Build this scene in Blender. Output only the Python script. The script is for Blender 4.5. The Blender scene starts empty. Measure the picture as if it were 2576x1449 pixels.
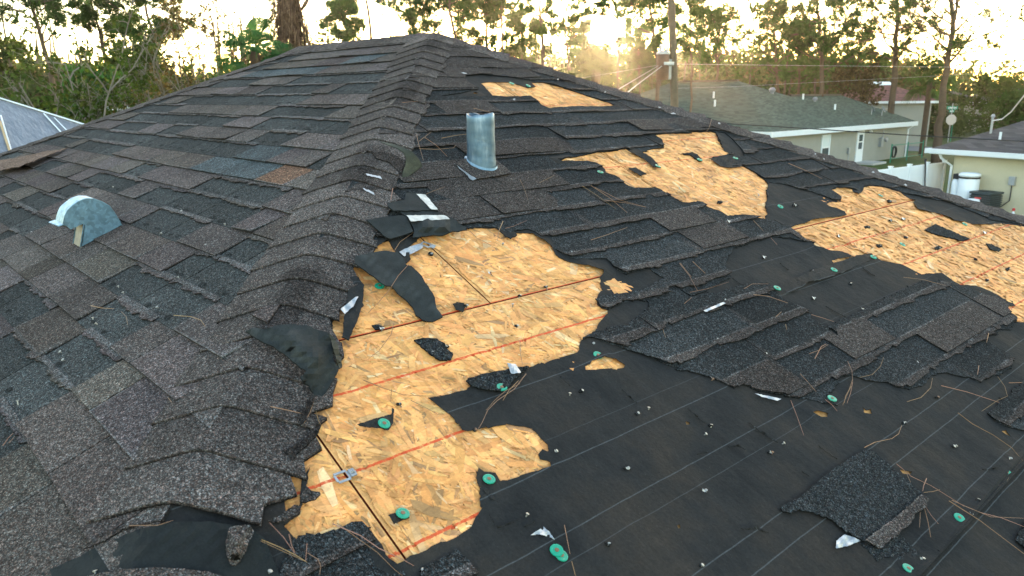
import bpy, math, random
import numpy as np
from mathutils import Vector, Matrix
from mathutils.geometry import delaunay_2d_cdt

# ------------------------------------------------------------------ camera, sky, sun, exposure
sc = bpy.context.scene
COL = sc.collection
PW, PH = 2576.0, 1449.0                     # pixel frame used for measuring the photograph
FPX, YAW, PIT, ROLL = 1900.64, 2.407953, -0.250154, -0.008621
KS = 0.5253
CAM = np.array([6.732308, -5.0, -0.624014]) * KS
SL = 0.44089                                # roof pitch (rise / run); the near end of the ridge is the origin
LR = 2.85282 * KS                           # ridge length
SQ = math.sqrt(1 + SL * SL)
CC = 1 / SQ
EXP = 0.13                                  # shingle exposure
GZ = CAM[2] - 4.6                           # ground level
def _axes():
    cy, sy = math.cos(YAW), math.sin(YAW)
    f = np.array([cy * math.cos(PIT), sy * math.cos(PIT), math.sin(PIT)])
    r = np.array([sy, -cy, 0.0]); u = np.cross(r, f)
    return r * math.cos(ROLL) + u * math.sin(ROLL), -r * math.sin(ROLL) + u * math.cos(ROLL), f
AR, AU, AF = _axes()
cam_d = bpy.data.cameras.new('camera'); cam = bpy.data.objects.new('camera', cam_d); COL.objects.link(cam)
cam_d.sensor_width = 36; cam_d.lens = 36 * FPX / PW; cam_d.clip_start = 0.05; cam_d.clip_end = 3000
cam.matrix_world = Matrix(((AR[0], AU[0], -AF[0], CAM[0]), (AR[1], AU[1], -AF[1], CAM[1]), (AR[2], AU[2], -AF[2], CAM[2]), (0, 0, 0, 1)))
cam_d.dof.use_dof = True; cam_d.dof.focus_distance = 2.6; cam_d.dof.aperture_fstop = 8.0
sc.camera = cam
SUN_AZ, SUN_EL = math.radians(130.9), math.radians(6.0)
w = bpy.data.worlds.new('World'); sc.world = w; w.use_nodes = True
wn = w.node_tree.nodes; bg = wn['Background']
sky = wn.new('ShaderNodeTexSky'); sky.sky_type = 'NISHITA'; sky.sun_disc = False
sky.sun_elevation = SUN_EL; sky.sun_rotation = math.pi / 2 - SUN_AZ
sky.air_density = 0.85; sky.dust_density = 0.9; sky.ozone_density = 0.15; sky.altitude = 0
bg.inputs['Strength'].default_value = 0.15
w.node_tree.links.new(sky.outputs[0], bg.inputs[0])
sun_d = bpy.data.lights.new('sun', 'SUN'); sun_d.energy = 1.5; sun_d.angle = math.radians(0.55); sun_d.color = (1.0, 0.72, 0.42)
sun = bpy.data.objects.new('sun', sun_d); COL.objects.link(sun)
sv = Vector((math.cos(SUN_AZ) * math.cos(SUN_EL), math.sin(SUN_AZ) * math.cos(SUN_EL), math.sin(SUN_EL)))
sun.rotation_euler = sv.to_track_quat('Z', 'Y').to_euler(); sun.location = (0, 0, 30)
vs = sc.view_settings; vs.view_transform = 'Standard'; vs.look = 'None'; vs.gamma = 1.0; vs.exposure = 3.15; vs.use_curve_mapping = False
cy_ = sc.cycles
cy_.max_bounces = 6; cy_.diffuse_bounces = 3; cy_.glossy_bounces = 2; cy_.transmission_bounces = 4; cy_.transparent_max_bounces = 6
cy_.caustics_reflective = False; cy_.caustics_refractive = False
cy_.use_denoising = True

# ------------------------------------------------------------------ measuring helpers
ZK = 1400 / 2568 * 0.644
ZO = {1: (0, 0), 2: (1300, 0), 3: (2600, 0), 4: (0, 700), 5: (1300, 700), 6: (2600, 700), 7: (0, 1460), 8: (1300, 1460), 9: (2600, 1460)}
def Z(n, *pts):
    ox, oy = ZO[n]
    return [(ox * 0.644 + ZK * x, oy * 0.644 + ZK * y) for x, y in pts]
def ray(p):
    return AF + AR * ((p[0] - PW / 2) / FPX) - AU * ((p[1] - PH / 2) / FPX)
def on_plane(p, n, k):
    d = ray(p); n = np.asarray(n, float)
    return CAM + d * ((k - CAM @ n) / (d @ n))
NR = np.array([SL, 0, 1]) / SQ              # hip-end slope (faces +X)
NL = np.array([0, -SL, 1]) / SQ             # long slope (faces -Y)
def R3(y, d, h=0.0):
    return np.array([d * CC, y, -SL * d * CC]) + NR * h
def L3(x, d, h=0.0):
    return np.array([x, -d * CC, -SL * d * CC]) + NL * h
def Rp(p, h=0.0):
    P = on_plane(p, NR, h) - NR * h; return (P[1], P[0] * SQ)
def Lp(p, h=0.0):
    P = on_plane(p, NL, h) - NL * h; return (P[0], -P[1] * SQ)
def roof_hit(p, h=0.0):
    d = ray(p)
    t = max((h - CAM @ n) / (d @ n) for n in (NR, NL))
    return CAM + d * t
def RPs(pts): return [Rp(p) for p in pts]
def LPs(pts): return [Lp(p) for p in pts]
def at_z(p, z):
    d = ray(p); return CAM + d * ((z - CAM[2]) / d[2])
def at_D(p, D):
    d = ray(p); return CAM + d * (D / math.hypot(d[0], d[1]))

# ------------------------------------------------------------------ object helpers
def link(o):
    COL.objects.link(o); return o
def tag(o, label=None, cat=None, group=None, kind=None):
    if label: o['label'] = label
    if cat: o['category'] = cat
    if group: o['group'] = group
    if kind: o['kind'] = kind
    return o
def thing(name, label, cat, loc, group=None):
    o = bpy.data.objects.new(name, None); o.location = loc; o.empty_display_size = 0.2
    link(o); return tag(o, label, cat, group)
def mk(name, verts, faces, mats, parent=None, cols=None, fm=None, smooth=False):
    me = bpy.data.meshes.new(name)
    me.from_pydata([tuple(map(float, v)) for v in verts], [], [tuple(int(i) for i in f) for f in faces])
    for m in (mats if isinstance(mats, (list, tuple)) else [mats]): me.materials.append(m)
    if fm is not None: me.polygons.foreach_set('material_index', [int(i) for i in fm])
    if cols is not None:
        at = me.color_attributes.new('Col', 'FLOAT_COLOR', 'POINT')
        c = np.ones((len(verts), 4), np.float32); c[:, :3] = np.asarray(cols, np.float32).reshape(len(verts), -1)[:, :3]
        at.data.foreach_set('color', c.ravel())
    if smooth: me.polygons.foreach_set('use_smooth', [True] * len(me.polygons))
    me.update()
    o = bpy.data.objects.new(name, me)
    if parent is not None:
        o.parent = parent
        if parent.type == 'EMPTY': o.location = -parent.location
    return link(o)
class MB:
    def __init__(s): s.v = []; s.f = []; s.c = []; s.m = []
    def add(s, v, f, col=(1, 1, 1), m=0):
        n = len(s.v); s.v += [tuple(p) for p in v]; s.f += [tuple(i + n for i in q) for q in f]
        if len(col) == len(v) and not isinstance(col[0], (int, float)): s.c += [tuple(c) for c in col]
        else: s.c += [tuple(col)] * len(v)
        s.m += [m] * len(f); return s
    def box(s, lo, hi, col=(1, 1, 1), m=0, ax=None, o=(0, 0, 0)):
        x0, y0, z0 = lo; x1, y1, z1 = hi
        v = [(x0, y0, z0), (x1, y0, z0), (x1, y1, z0), (x0, y1, z0), (x0, y0, z1), (x1, y0, z1), (x1, y1, z1), (x0, y1, z1)]
        if ax is not None:
            A = np.asarray(ax, float); v = [np.asarray(o) + p[0] * A[0] + p[1] * A[1] + p[2] * A[2] for p in v]
        return s.add(v, [(0, 3, 2, 1), (4, 5, 6, 7), (0, 1, 5, 4), (1, 2, 6, 5), (2, 3, 7, 6), (3, 0, 4, 7)], col, m)
    def tube(s, path, rad, n=6, col=(1, 1, 1), m=0, cap=True):
        P = [np.asarray(p, float) for p in path]; k = len(P)
        if isinstance(rad, (int, float)): rad = [rad] * k
        v = []; ref = np.array([0.31, 0.17, 0.93])
        for i in range(k):
            t = P[min(i + 1, k - 1)] - P[max(i - 1, 0)]; t = t / (np.linalg.norm(t) + 1e-12)
            if abs(t @ ref) > 0.95: ref = np.array([0.9, 0.3, 0.1])
            a = np.cross(t, ref); a /= np.linalg.norm(a); b = np.cross(t, a)
            for j in range(n):
                q = 2 * math.pi * j / n; v.append(P[i] + (a * math.cos(q) + b * math.sin(q)) * rad[i])
        f = [(i * n + j, i * n + (j + 1) % n, (i + 1) * n + (j + 1) % n, (i + 1) * n + j) for i in range(k - 1) for j in range(n)]
        if cap: f += [tuple(range(n - 1, -1, -1)), tuple((k - 1) * n + j for j in range(n))]
        return s.add(v, f, col, m)
    def lathe(s, prof, o, ax=(0, 0, 1), n=16, col=(1, 1, 1), m=0):
        ax = np.asarray(ax, float); ax /= np.linalg.norm(ax)
        ref = np.array([1.0, 0, 0]) if abs(ax[0]) < 0.9 else np.array([0, 1.0, 0])
        a = np.cross(ax, ref); a /= np.linalg.norm(a); b = np.cross(ax, a); o = np.asarray(o, float)
        v = [o + ax * h + (a * math.cos(2 * math.pi * j / n) + b * math.sin(2 * math.pi * j / n)) * r for r, h in prof for j in range(n)]
        f = [(i * n + j, i * n + (j + 1) % n, (i + 1) * n + (j + 1) % n, (i + 1) * n + j) for i in range(len(prof) - 1) for j in range(n)]
        f += [tuple(range(n - 1, -1, -1)), tuple((len(prof) - 1) * n + j for j in range(n))]
        return s.add(v, f, col, m)
    def build(s, name, mats, parent=None, smooth=False):
        return mk(name, s.v, s.f, mats, parent, s.c, s.m, smooth)
def thicken(v, f, t, n):
    """give a triangulated sheet a real thickness t, downwards along n"""
    k = len(v); n = np.asarray(n, float); v2 = [np.asarray(p) for p in v] + [np.asarray(p) - n * t for p in v]
    cnt = {}
    for q in f:
        for i in range(len(q)):
            a, b = q[i], q[(i + 1) % len(q)]; cnt[(a, b)] = cnt.get((a, b), 0) + 1
    side = [(b, a, a + k, b + k) for (a, b) in cnt if (b, a) not in cnt]
    return v2, [tuple(q) for q in f] + [tuple(i + k for i in reversed(q)) for q in f] + side
def pip(pts, poly):
    P = np.asarray(pts, float); x, y = P[:, 0], P[:, 1]; ins = np.zeros(len(P), bool); q = np.asarray(poly); n = len(q); j = n - 1
    for i in range(n):
        xi, yi = q[i]; xj, yj = q[j]
        c = ((yi > y) != (yj > y)) & (x < (xj - xi) * (y - yi) / ((yj - yi) if yj != yi else 1e-12) + xi)
        ins ^= c; j = i
    return ins
def rough(poly, step=0.015, amp=0.005, seed=0, close=True):
    rg = random.Random(seed); out = []; n = len(poly); slow = 0.0
    for i in range(n if close else n - 1):
        a = np.array(poly[i], float); b = np.array(poly[(i + 1) % n], float); L = np.hypot(*(b - a)); k = max(1, int(L / step))
        nn = np.array([-(b - a)[1], (b - a)[0]]) / (L + 1e-9)
        ts = [0.0] + sorted(rg.random() for _ in range(k - 1))
        for j, t in enumerate(ts):
            slow = 0.45 * slow + rg.gauss(0, 0.9); off = max(-2.4 * amp, min(2.4 * amp, amp * slow))
            out.append(tuple(a + (b - a) * t + nn * (off if j else off * 0.5)))
            if rg.random() < .12: out.append(tuple(a + (b - a) * min(1, t + .002 / (L + 1e-6)) + nn * (off + rg.choice((-1.6, 1.6)) * amp)))
    return out
def cdt(polys, inside, pts=()):
    vs_, es = [], []
    for p in polys:
        n0 = len(vs_); vs_ += [Vector(q) for q in p]; es += [(n0 + i, n0 + (i + 1) % len(p)) for i in range(len(p))]
    vs_ += [Vector(q) for q in pts]
    if len(vs_) < 3: return np.zeros((0, 2)), []
    V, E, F, *_ = delaunay_2d_cdt(vs_, es, [], 0, 1e-5)
    V = np.array([tuple(v) for v in V]); F = [tuple(f) for f in F]
    if not F: return V, []
    cen = np.array([V[list(f)].mean(0) for f in F]); ok = inside(cen)
    F = [f for f, o in zip(F, ok) if o]
    out = []
    for f in F:
        a, b, c = V[f[0]], V[f[1]], V[f[2]]
        A = (b[0] - a[0]) * (c[1] - a[1]) - (b[1] - a[1]) * (c[0] - a[0])
        if abs(A) > 1e-10: out.append(f if A > 0 else (f[0], f[2], f[1]))
    us = sorted({i for f in out for i in f}); mp = {i: k for k, i in enumerate(us)}
    return V[us], [tuple(mp[i] for i in f) for f in out]
def clip_half(poly, a, b, c):
    """keep a*x+b*y<=c"""
    out = []; n = len(poly)
    for i in range(n):
        p, q = poly[i], poly[(i + 1) % n]; fp = a * p[0] + b * p[1] - c; fq = a * q[0] + b * q[1] - c
        if fp <= 0: out.append(p)
        if fp * fq < 0:
            t = fp / (fp - fq); out.append((p[0] + (q[0] - p[0]) * t, p[1] + (q[1] - p[1]) * t))
    return out
def hsh(*a):
    return random.Random(str(a)).random()

# ------------------------------------------------------------------ materials
def mat(name, rough_=0.9, spec=0.3, metal=0.0):
    m = bpy.data.materials.new(name); m.use_nodes = True; nt = m.node_tree; b = nt.nodes['Principled BSDF']
    b.inputs['Roughness'].default_value = rough_; b.inputs['Specular IOR Level'].default_value = spec; b.inputs['Metallic'].default_value = metal
    return m, nt, b
class G:
    """tiny node-graph helper"""
    def __init__(s, nt): s.nt = nt
    def n(s, t, **kw):
        n = s.nt.nodes.new('ShaderNode' + t)
        for k, v in kw.items(): setattr(n, k, v)
        return n
    def put(s, sock, v):
        if hasattr(v, 'links'): s.nt.links.new(v, sock)
        elif v is not None: sock.default_value = v
    def math(s, op, a, b=None, clamp=False):
        n = s.n('Math', operation=op, use_clamp=clamp); s.put(n.inputs[0], a); s.put(n.inputs[1], b); return n.outputs[0]
    def mul(s, a, b):
        n = s.n('MixRGB', blend_type='MULTIPLY'); n.inputs[0].default_value = 1
        s.put(n.inputs[1], a); s.put(n.inputs[2], b); return n.outputs[0]
    def mix(s, f, a, b):
        n = s.n('MixRGB'); s.put(n.inputs[0], f); s.put(n.inputs[1], a); s.put(n.inputs[2], b); return n.outputs[0]
    def pos(s): return s.n('NewGeometry').outputs['Position']
    def map(s, v, scale=(1, 1, 1), rot=(0, 0, 0), loc=(0, 0, 0)):
        n = s.n('Mapping'); s.put(n.inputs[0], v); n.inputs['Scale'].default_value = scale; n.inputs['Rotation'].default_value = rot; n.inputs['Location'].default_value = loc
        return n.outputs[0]
    def noise(s, v, scale, det=2.0, rough_=0.5):
        n = s.n('TexNoise'); s.put(n.inputs['Vector'], v); n.inputs['Scale'].default_value = scale; n.inputs['Detail'].default_value = det; n.inputs['Roughness'].default_value = rough_
        return n.outputs['Fac']
    def vor(s, v, scale, feature='F1'):
        n = s.n('TexVoronoi', feature=feature); s.put(n.inputs['Vector'], v); n.inputs['Scale'].default_value = scale; return n
    def ramp(s, f, stops, interp='LINEAR'):
        n = s.n('ValToRGB'); r = n.color_ramp; r.interpolation = interp
        while len(r.elements) > 1: r.elements.remove(r.elements[-1])
        for i, (p, c) in enumerate(stops):
            c = (c, c, c, 1) if isinstance(c, (int, float)) else tuple(c) + (1,)
            if i == 0: r.elements[0].position = p; r.elements[0].color = c
            else: e = r.elements.new(p); e.color = c
        s.put(n.inputs[0], f); return n.outputs[0]
    def rng(s, f, lo, hi):
        n = s.n('MapRange'); s.put(n.inputs[0], f); n.inputs[3].default_value = lo; n.inputs[4].default_value = hi; return n.outputs[0]
    def col(s): return s.n('VertexColor', layer_name='Col').outputs[0]
    def bump(s, b, h, strength=0.5, dist=0.002):
        n = s.n('Bump'); n.inputs['Strength'].default_value = strength; n.inputs['Distance'].default_value = dist
        s.put(n.inputs['Height'], h); s.nt.links.new(n.outputs[0], b.inputs['Normal'])
def simple(name, color, rough_=0.8, spec=0.3, metal=0.0, var=0.25, scale=3.0, bump=0.0):
    m, nt, b = mat(name, rough_, spec, metal); g = G(nt); p = g.pos()
    v = g.math('MULTIPLY', g.rng(g.noise(p, scale, 4, 0.6), 1 - var, 1 + var), g.rng(g.noise(p, scale * 11, 2), 1 - var * 0.5, 1 + var * 0.5))
    g.put(b.inputs['Base Color'], g.mul(g.mul(tuple(color) + (1,), v), g.col()))
    if bump: g.bump(b, g.noise(p, scale * 20, 2), bump, 0.01)
    return m
def granule(name, contrast=1.0):
    m, nt, b = mat(name, 1.0, 0.05); g = G(nt); p = g.pos()
    v = g.vor(p, 480); sep = g.n('SeparateColor'); g.put(sep.inputs[0], v.outputs['Color'])
    k = contrast
    val = g.ramp(sep.outputs[0], [(0.0, 1 - 0.78 * k), (0.45, 1 - 0.36 * k), (0.75, 1 + 0.12 * k), (0.9, 1 + 1.0 * k), (1.0, 1 + 2.0 * k)])
    tint = g.ramp(sep.outputs[1], [(0.0, (1.22, 0.93, 0.86)), (0.5, (1, 1, 1)), (1.0, (0.86, 1.02, 1.12))])
    big = g.math('MULTIPLY', g.rng(g.noise(p, 3.2, 3, 0.6), 0.62, 1.38), g.rng(g.noise(p, 28, 3, 0.65), 0.72, 1.28))
    ob = g.n('ObjectInfo'); rnd = g.rng(ob.outputs['Random'], 0.84, 1.16)
    v3_ = g.vor(p, 190); sp3 = g.n('SeparateColor'); g.put(sp3.inputs[0], v3_.outputs['Color'])
    big = g.math('MULTIPLY', g.math('MULTIPLY', big, rnd), g.ramp(sp3.outputs[2], [(0.0, 0.62), (0.5, 0.92), (0.85, 1.2), (1.0, 1.75)]))
    c = g.mul(g.mul(g.col(), val), g.mul(tint, big))
    g.put(b.inputs['Base Color'], c)
    g.bump(b, g.math('MULTIPLY', v.outputs['Distance'], -1.0), 0.55, 0.003)
    return m
M = {}
M['granule'] = granule('shingle_granules', 0.92)
def osb():
    m, nt, b = mat('osb', 0.75, 0.25); g = G(nt); p = g.pos()
    fib = g.noise(g.map(p, (60, 9, 9)), 9, 3, 0.6)
    fib2 = g.noise(p, 160, 2)
    v1 = g.vor(g.map(p, (20, 60, 20), (0, 0, 0.7)), 1.0); v2 = g.vor(g.map(p, (55, 16, 30), (0, 0, 0.4)), 1.0)
    s1 = g.n('SeparateColor'); g.put(s1.inputs[0], v1.outputs['Color']); s2 = g.n('SeparateColor'); g.put(s2.inputs[0], v2.outputs['Color'])
    cellv = g.math('MULTIPLY', g.rng(s1.outputs[0], 0.8, 1.15), g.rng(s2.outputs[0], 0.82, 1.16))
    tone = g.math('MULTIPLY', g.math('MULTIPLY', g.rng(fib, 0.74, 1.24), g.rng(fib2, 0.84, 1.16)), cellv)
    spk = g.ramp(g.noise(g.map(p, (1, 2.4, 1)), 75, 2, 0.5), [(0.0, 0.45), (0.25, 0.65), (0.33, 1.0)])
    stain = g.ramp(g.noise(p, 4.5, 4, 0.6), [(0.3, (0.80, 0.74, 0.66)), (0.5, (1, 1, 1)), (0.7, (1.06, 1.02, 0.95))])
    col = g.mul(g.mul(g.mul(g.col(), tone), spk), stain)
    sx = g.n('SeparateXYZ'); g.put(sx.inputs[0], p); d = g.math('MULTIPLY', sx.outputs[0], SQ)
    jit = g.math('MULTIPLY', g.math('SUBTRACT', g.noise(p, 40, 3, 0.7), 0.5), 0.007)
    d = g.math('ADD', d, jit); acc = None
    for dd, wd in ((0.945, .0024), (1.376, .0024), (1.565, .0026), (2.190, .0026), (2.359, .0034), (2.562, .0034), (2.757, .0034), (2.95, .003)):
        k = g.math('LESS_THAN', g.math('ABSOLUTE', g.math('SUBTRACT', d, dd)), wd)
        acc = k if acc is None else g.math('MAXIMUM', acc, k)
    acc = g.math('MULTIPLY', acc, g.ramp(g.noise(p, 90, 3, 0.7), [(0.25, 0.15), (0.5, 0.9)]))
    col = g.mix(acc, col, (0.55, 0.055, 0.012, 1))
    g.put(b.inputs['Base Color'], col); g.bump(b, fib, 0.4, 0.002)
    return m
M['osb'] = osb()
def felt():
    m, nt, b = mat('felt', 0.95, 0.10); g = G(nt); p = g.pos()
    n1 = g.noise(g.map(p, (1, 1, 1)), 5, 4, 0.65); n2 = g.noise(p, 150, 3, 0.6)
    base = g.ramp(n1, [(0.3, (0.0105, 0.0110, 0.0114)), (0.46, (0.0150, 0.0150, 0.0148)), (0.6, (0.0200, 0.0178, 0.0158)), (0.8, (0.028, 0.0225, 0.018))])
    col = g.mul(base, g.rng(n2, 0.62, 1.4))
    fl = g.ramp(g.noise(p, 620, 1), [(0.0, 1.0), (0.74, 1.0), (0.80, 3.5)])
    col = g.mul(g.mul(col, fl), g.math('MULTIPLY', g.rng(g.noise(g.map(p, (1, 9, 1)), 4, 4, 0.65), 0.85, 1.75), g.rng(g.noise(p, 1.7, 3), 0.8, 1.25)))
    sx = g.n('SeparateXYZ'); g.put(sx.inputs[0], p); d = g.math('MULTIPLY', sx.outputs[0], SQ)
    d = g.math('ADD', d, g.math('MULTIPLY', g.math('SUBTRACT', g.noise(p, 12, 2), 0.5), 0.004)); acc = None
    for dd, wd, st in ((1.30, .0016, .5), (2.02, .0016, .5), (2.33, .0016, .5), (2.505, .0013, .8), (2.669, .001, .35), (2.734, .0013, .8), (2.877, .0012, .8), (2.929, .001, .5), (3.077, .0013, .8), (3.142, .0013, .8), (3.297, .0013, .8), (3.355, .0013, .8), (3.56, .0012, .8), (3.62, .0012, .8)):
        k = g.math('MULTIPLY', g.math('LESS_THAN', g.math('ABSOLUTE', g.math('SUBTRACT', d, dd)), wd), st)
        acc = k if acc is None else g.math('MAXIMUM', acc, k)
    acc = g.math('MULTIPLY', acc, g.rng(g.noise(p, 60, 3, 0.7), 0.0, 0.75))
    col = g.mix(acc, col, (0.135, 0.15, 0.158, 1))
    g.put(b.inputs['Base Color'], col); g.bump(b, g.math('ADD', g.noise(p, 9, 5, 0.7), g.math('MULTIPLY', n2, 0.15)), 0.6, 0.012)
    return m
M['felt'] = felt()
def underside():
    m, nt, b = mat('shingle_underside', 0.9, 0.12); g = G(nt); p = g.pos()
    c = g.ramp(g.noise(g.map(p, (1, 1, 1)), 9, 4, 0.7), [(0.3, (0.013, 0.0155, 0.016)), (0.6, (0.024, 0.0275, 0.0275)), (0.85, (0.05, 0.054, 0.052))])
    c = g.mul(g.mul(c, g.rng(g.noise(p, 320, 2), 0.6, 1.4)), g.col())
    g.put(b.inputs['Base Color'], c); g.bump(b, g.noise(p, 200, 2), 0.3, 0.002); return m
M['under'] = underside()
def galv():
    m, nt, b = mat('galvanised', 0.42, 0.5, 0.75); g = G(nt); p = g.pos()
    v = g.vor(p, 95); s_ = g.n('SeparateColor'); g.put(s_.inputs[0], v.outputs['Color'])
    c = g.mul((0.12, 0.205, 0.275, 1), g.math('MULTIPLY', g.rng(s_.outputs[0], 0.78, 1.22), g.rng(g.noise(p, 25, 3), 0.75, 1.25)))
    g.put(b.inputs['Base Color'], g.mul(c, g.col())); g.put(b.inputs['Roughness'], g.rng(s_.outputs[1], 0.36, 0.55)); return m
M['galv'] = galv()
def lead():
    m, nt, b = mat('lead_sleeve', 0.5, 0.5, 0.55); g = G(nt); p = g.pos()
    n = g.noise(g.map(p, (1, 1, 0.25)), 26, 4, 0.65)
    c = g.ramp(n, [(0.25, (0.045, 0.085, 0.12)), (0.55, (0.10, 0.155, 0.20)), (0.75, (0.22, 0.275, 0.32)), (0.92, (0.42, 0.46, 0.48))])
    g.put(b.inputs['Base Color'], g.mul(c, g.col())); g.bump(b, g.noise(p, 45, 3), 0.35, 0.006); return m
M['lead'] = lead()
M['foil'] = simple('aluminium_film', (0.30, 0.32, 0.34), 0.40, 0.4, 0.5, 0.6, 60)
M['nail'] = simple('nail_zinc', (0.29, 0.28, 0.25), 0.4, 0.5, 0.6, 0.2, 60)
M['green_cap'] = simple('green_plastic', (0.0, 0.25, 0.15), 0.45, 0.45, 0, 0.25, 45)
M['rust'] = simple('rusty_nail', (0.20, 0.115, 0.07), 0.7, 0.3, 0.3, 0.3, 60)
M['needle'] = simple('dry_needle', (0.23, 0.125, 0.07), 0.7, 0.3, 0, 0.35, 30)
M['red_edge'] = simple('panel_edge_red', (0.23, 0.035, 0.015), 0.8, 0.2, 0, 0.4, 40)
M['tape'] = simple('pale_sealant_film', (0.42, 0.41, 0.38), 0.5, 0.4, 0, 0.75, 45)
M['wall'] = simple('cream_stucco', (0.275, 0.275, 0.24), 0.9, 0.2, 0, 0.1, 2, 0.3)
M['wall2'] = simple('beige_stucco', (0.50, 0.46, 0.33), 0.9, 0.2, 0, 0.1, 1.5, 0.3)
M['white'] = simple('white_paint', (0.62, 0.66, 0.68), 0.5, 0.4, 0, 0.06, 3)
M['vinyl'] = simple('white_vinyl', (0.66, 0.70, 0.73), 0.45, 0.4, 0, 0.05, 2)
M['steel'] = simple('grey_steel', (0.30, 0.32, 0.34), 0.4, 0.5, 0.5, 0.2, 8)
M['dark'] = simple('dark_steel', (0.035, 0.045, 0.05), 0.5, 0.4, 0.3, 0.3, 8)
M['black'] = simple('black_rubber', (0.02, 0.02, 0.022), 0.6, 0.3, 0, 0.2, 8)
M['rustcan'] = simple('rusty_tank', (0.12, 0.065, 0.04), 0.65, 0.4, 0.3, 0.6, 6)
M['pole'] = simple('weathered_pole', (0.12, 0.092, 0.062), 0.9, 0.2, 0, 0.35, 6, 0.3)
M['greenpaint'] = simple('green_paint', (0.0, 0.17, 0.10), 0.5, 0.4, 0, 0.1, 6)
M['redpaint'] = simple('red_paint', (0.45, 0.03, 0.03), 0.5, 0.4, 0, 0.1, 6)
M['concrete'] = simple('concrete', (0.38, 0.37, 0.35), 0.9, 0.2, 0, 0.15, 0.8, 0.2)
M['asphalt'] = simple('asphalt', (0.17, 0.165, 0.165), 0.9, 0.2, 0, 0.2, 0.6, 0.2)
M['timber'] = simple('bare_timber', (0.42, 0.30, 0.17), 0.85, 0.2, 0, 0.3, 5)
def glass():
    m, nt, b = mat('window_glass', 0.08, 0.6); b.inputs['Base Color'].default_value = (0.05, 0.07, 0.08, 1); return m
M['glass'] = glass()
def far_shingle(name, color, row=0.14):
    m, nt, b = mat(name, 0.95, 0.15); g = G(nt); p = g.pos()
    sx = g.n('SeparateXYZ'); g.put(sx.inputs[0], p); z = g.math('DIVIDE', sx.outputs[2], row * 0.42)
    rowi = g.math('FLOOR', z); fr = g.math('FRACT', z)
    cb = g.n('CombineXYZ'); g.put(cb.inputs[0], g.math('MULTIPLY', g.math('ADD', sx.outputs[0], sx.outputs[1]), 3.3)); g.put(cb.inputs[1], rowi)
    cell = g.n('TexWhiteNoise', noise_dimensions='2D'); fl = g.n('VectorMath', operation='FLOOR'); g.put(fl.inputs[0], cb.outputs[0]); g.put(cell.inputs['Vector'], fl.outputs[0])
    t = g.math('MULTIPLY', g.rng(cell.outputs['Value'], 0.7, 1.25), g.ramp(fr, [(0.0, 0.55), (0.14, 1.0)]))
    t = g.math('MULTIPLY', t, g.rng(g.noise(p, 0.8, 4, 0.65), 0.75, 1.25))
    g.put(b.inputs['Base Color'], g.mul(g.mul(tuple(color) + (1,), t), g.col())); return m
M['green_roof'] = far_shingle('green_shingle', (0.055, 0.083, 0.068))
M['brown_roof'] = far_shingle('brown_shingle', (0.085, 0.074, 0.072))
M['red_roof'] = far_shingle('red_shingle', (0.14, 0.06, 0.052))
M['grey_roof'] = far_shingle('grey_shingle', (0.14, 0.14, 0.145))
M['own_roof'] = far_shingle('own_back_shingle', (0.06, 0.056, 0.055))
def tarp():
    m, nt, b = mat('tarp_film', 0.30, 0.5); g = G(nt); p = g.pos()
    n = g.noise(g.map(p, (1.0, 3.5, 0.6), (0.3, 0.2, 0.5)), 2.2, 4, 0.6)
    c = g.ramp(n, [(0.3, (0.072, 0.085, 0.105)), (0.55, (0.095, 0.112, 0.135)), (0.72, (0.12, 0.13, 0.14)), (0.85, (0.135, 0.118, 0.104))])
    g.put(b.inputs['Base Color'], c); g.bump(b, g.noise(g.map(p, (1, 4, 0.6), (0.3, 0.2, 0.5)), 5, 4), 0.5, 0.05); return m
M['tarp'] = tarp()
def leafmat(name, ca, cb, trans=0.26):
    m = bpy.data.materials.new(name); m.use_nodes = True; nt = m.node_tree; nt.nodes.clear(); g = G(nt)
    out = g.n('OutputMaterial'); p = g.pos()
    c = g.mix(g.noise(p, 0.9, 3, 0.6), tuple(ca) + (1,), tuple(cb) + (1,)); c = g.mul(c, g.col())
    d = g.n('BsdfDiffuse'); g.put(d.inputs[0], c); t = g.n('BsdfTranslucent'); g.put(t.inputs[0], g.mul(c, (1.15, 1.05, 0.45, 1)))
    mx = g.n('MixShader'); mx.inputs[0].default_value = trans
    nt.links.new(d.outputs[0], mx.inputs[1]); nt.links.new(t.outputs[0], mx.inputs[2]); nt.links.new(mx.outputs[0], out.inputs[0]); return m
M['pine'] = leafmat('pine_needles', (0.028, 0.078, 0.018), (0.056, 0.098, 0.022))
M['pine2'] = leafmat('pine_needles_bright', (0.03, 0.10, 0.026), (0.06, 0.12, 0.03))
M['leaf'] = leafmat('olive_leaves', (0.030, 0.066, 0.015), (0.066, 0.080, 0.021))
M['dry'] = leafmat('dry_leaves', (0.058, 0.055, 0.026), (0.10, 0.072, 0.032), 0.3)
M['palm'] = leafmat('palm_frond', (0.024, 0.085, 0.034), (0.048, 0.12, 0.034), 0.35)
M['bark'] = simple('pine_bark', (0.085, 0.06, 0.043), 0.95, 0.1, 0, 0.4, 4, 0.5)
M['twig'] = simple('grey_twig', (0.15, 0.132, 0.108), 0.95, 0.1, 0, 0.3, 4)
M['vine'] = simple('dead_vine', (0.12, 0.075, 0.05), 0.95, 0.1, 0, 0.45, 3)
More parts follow.
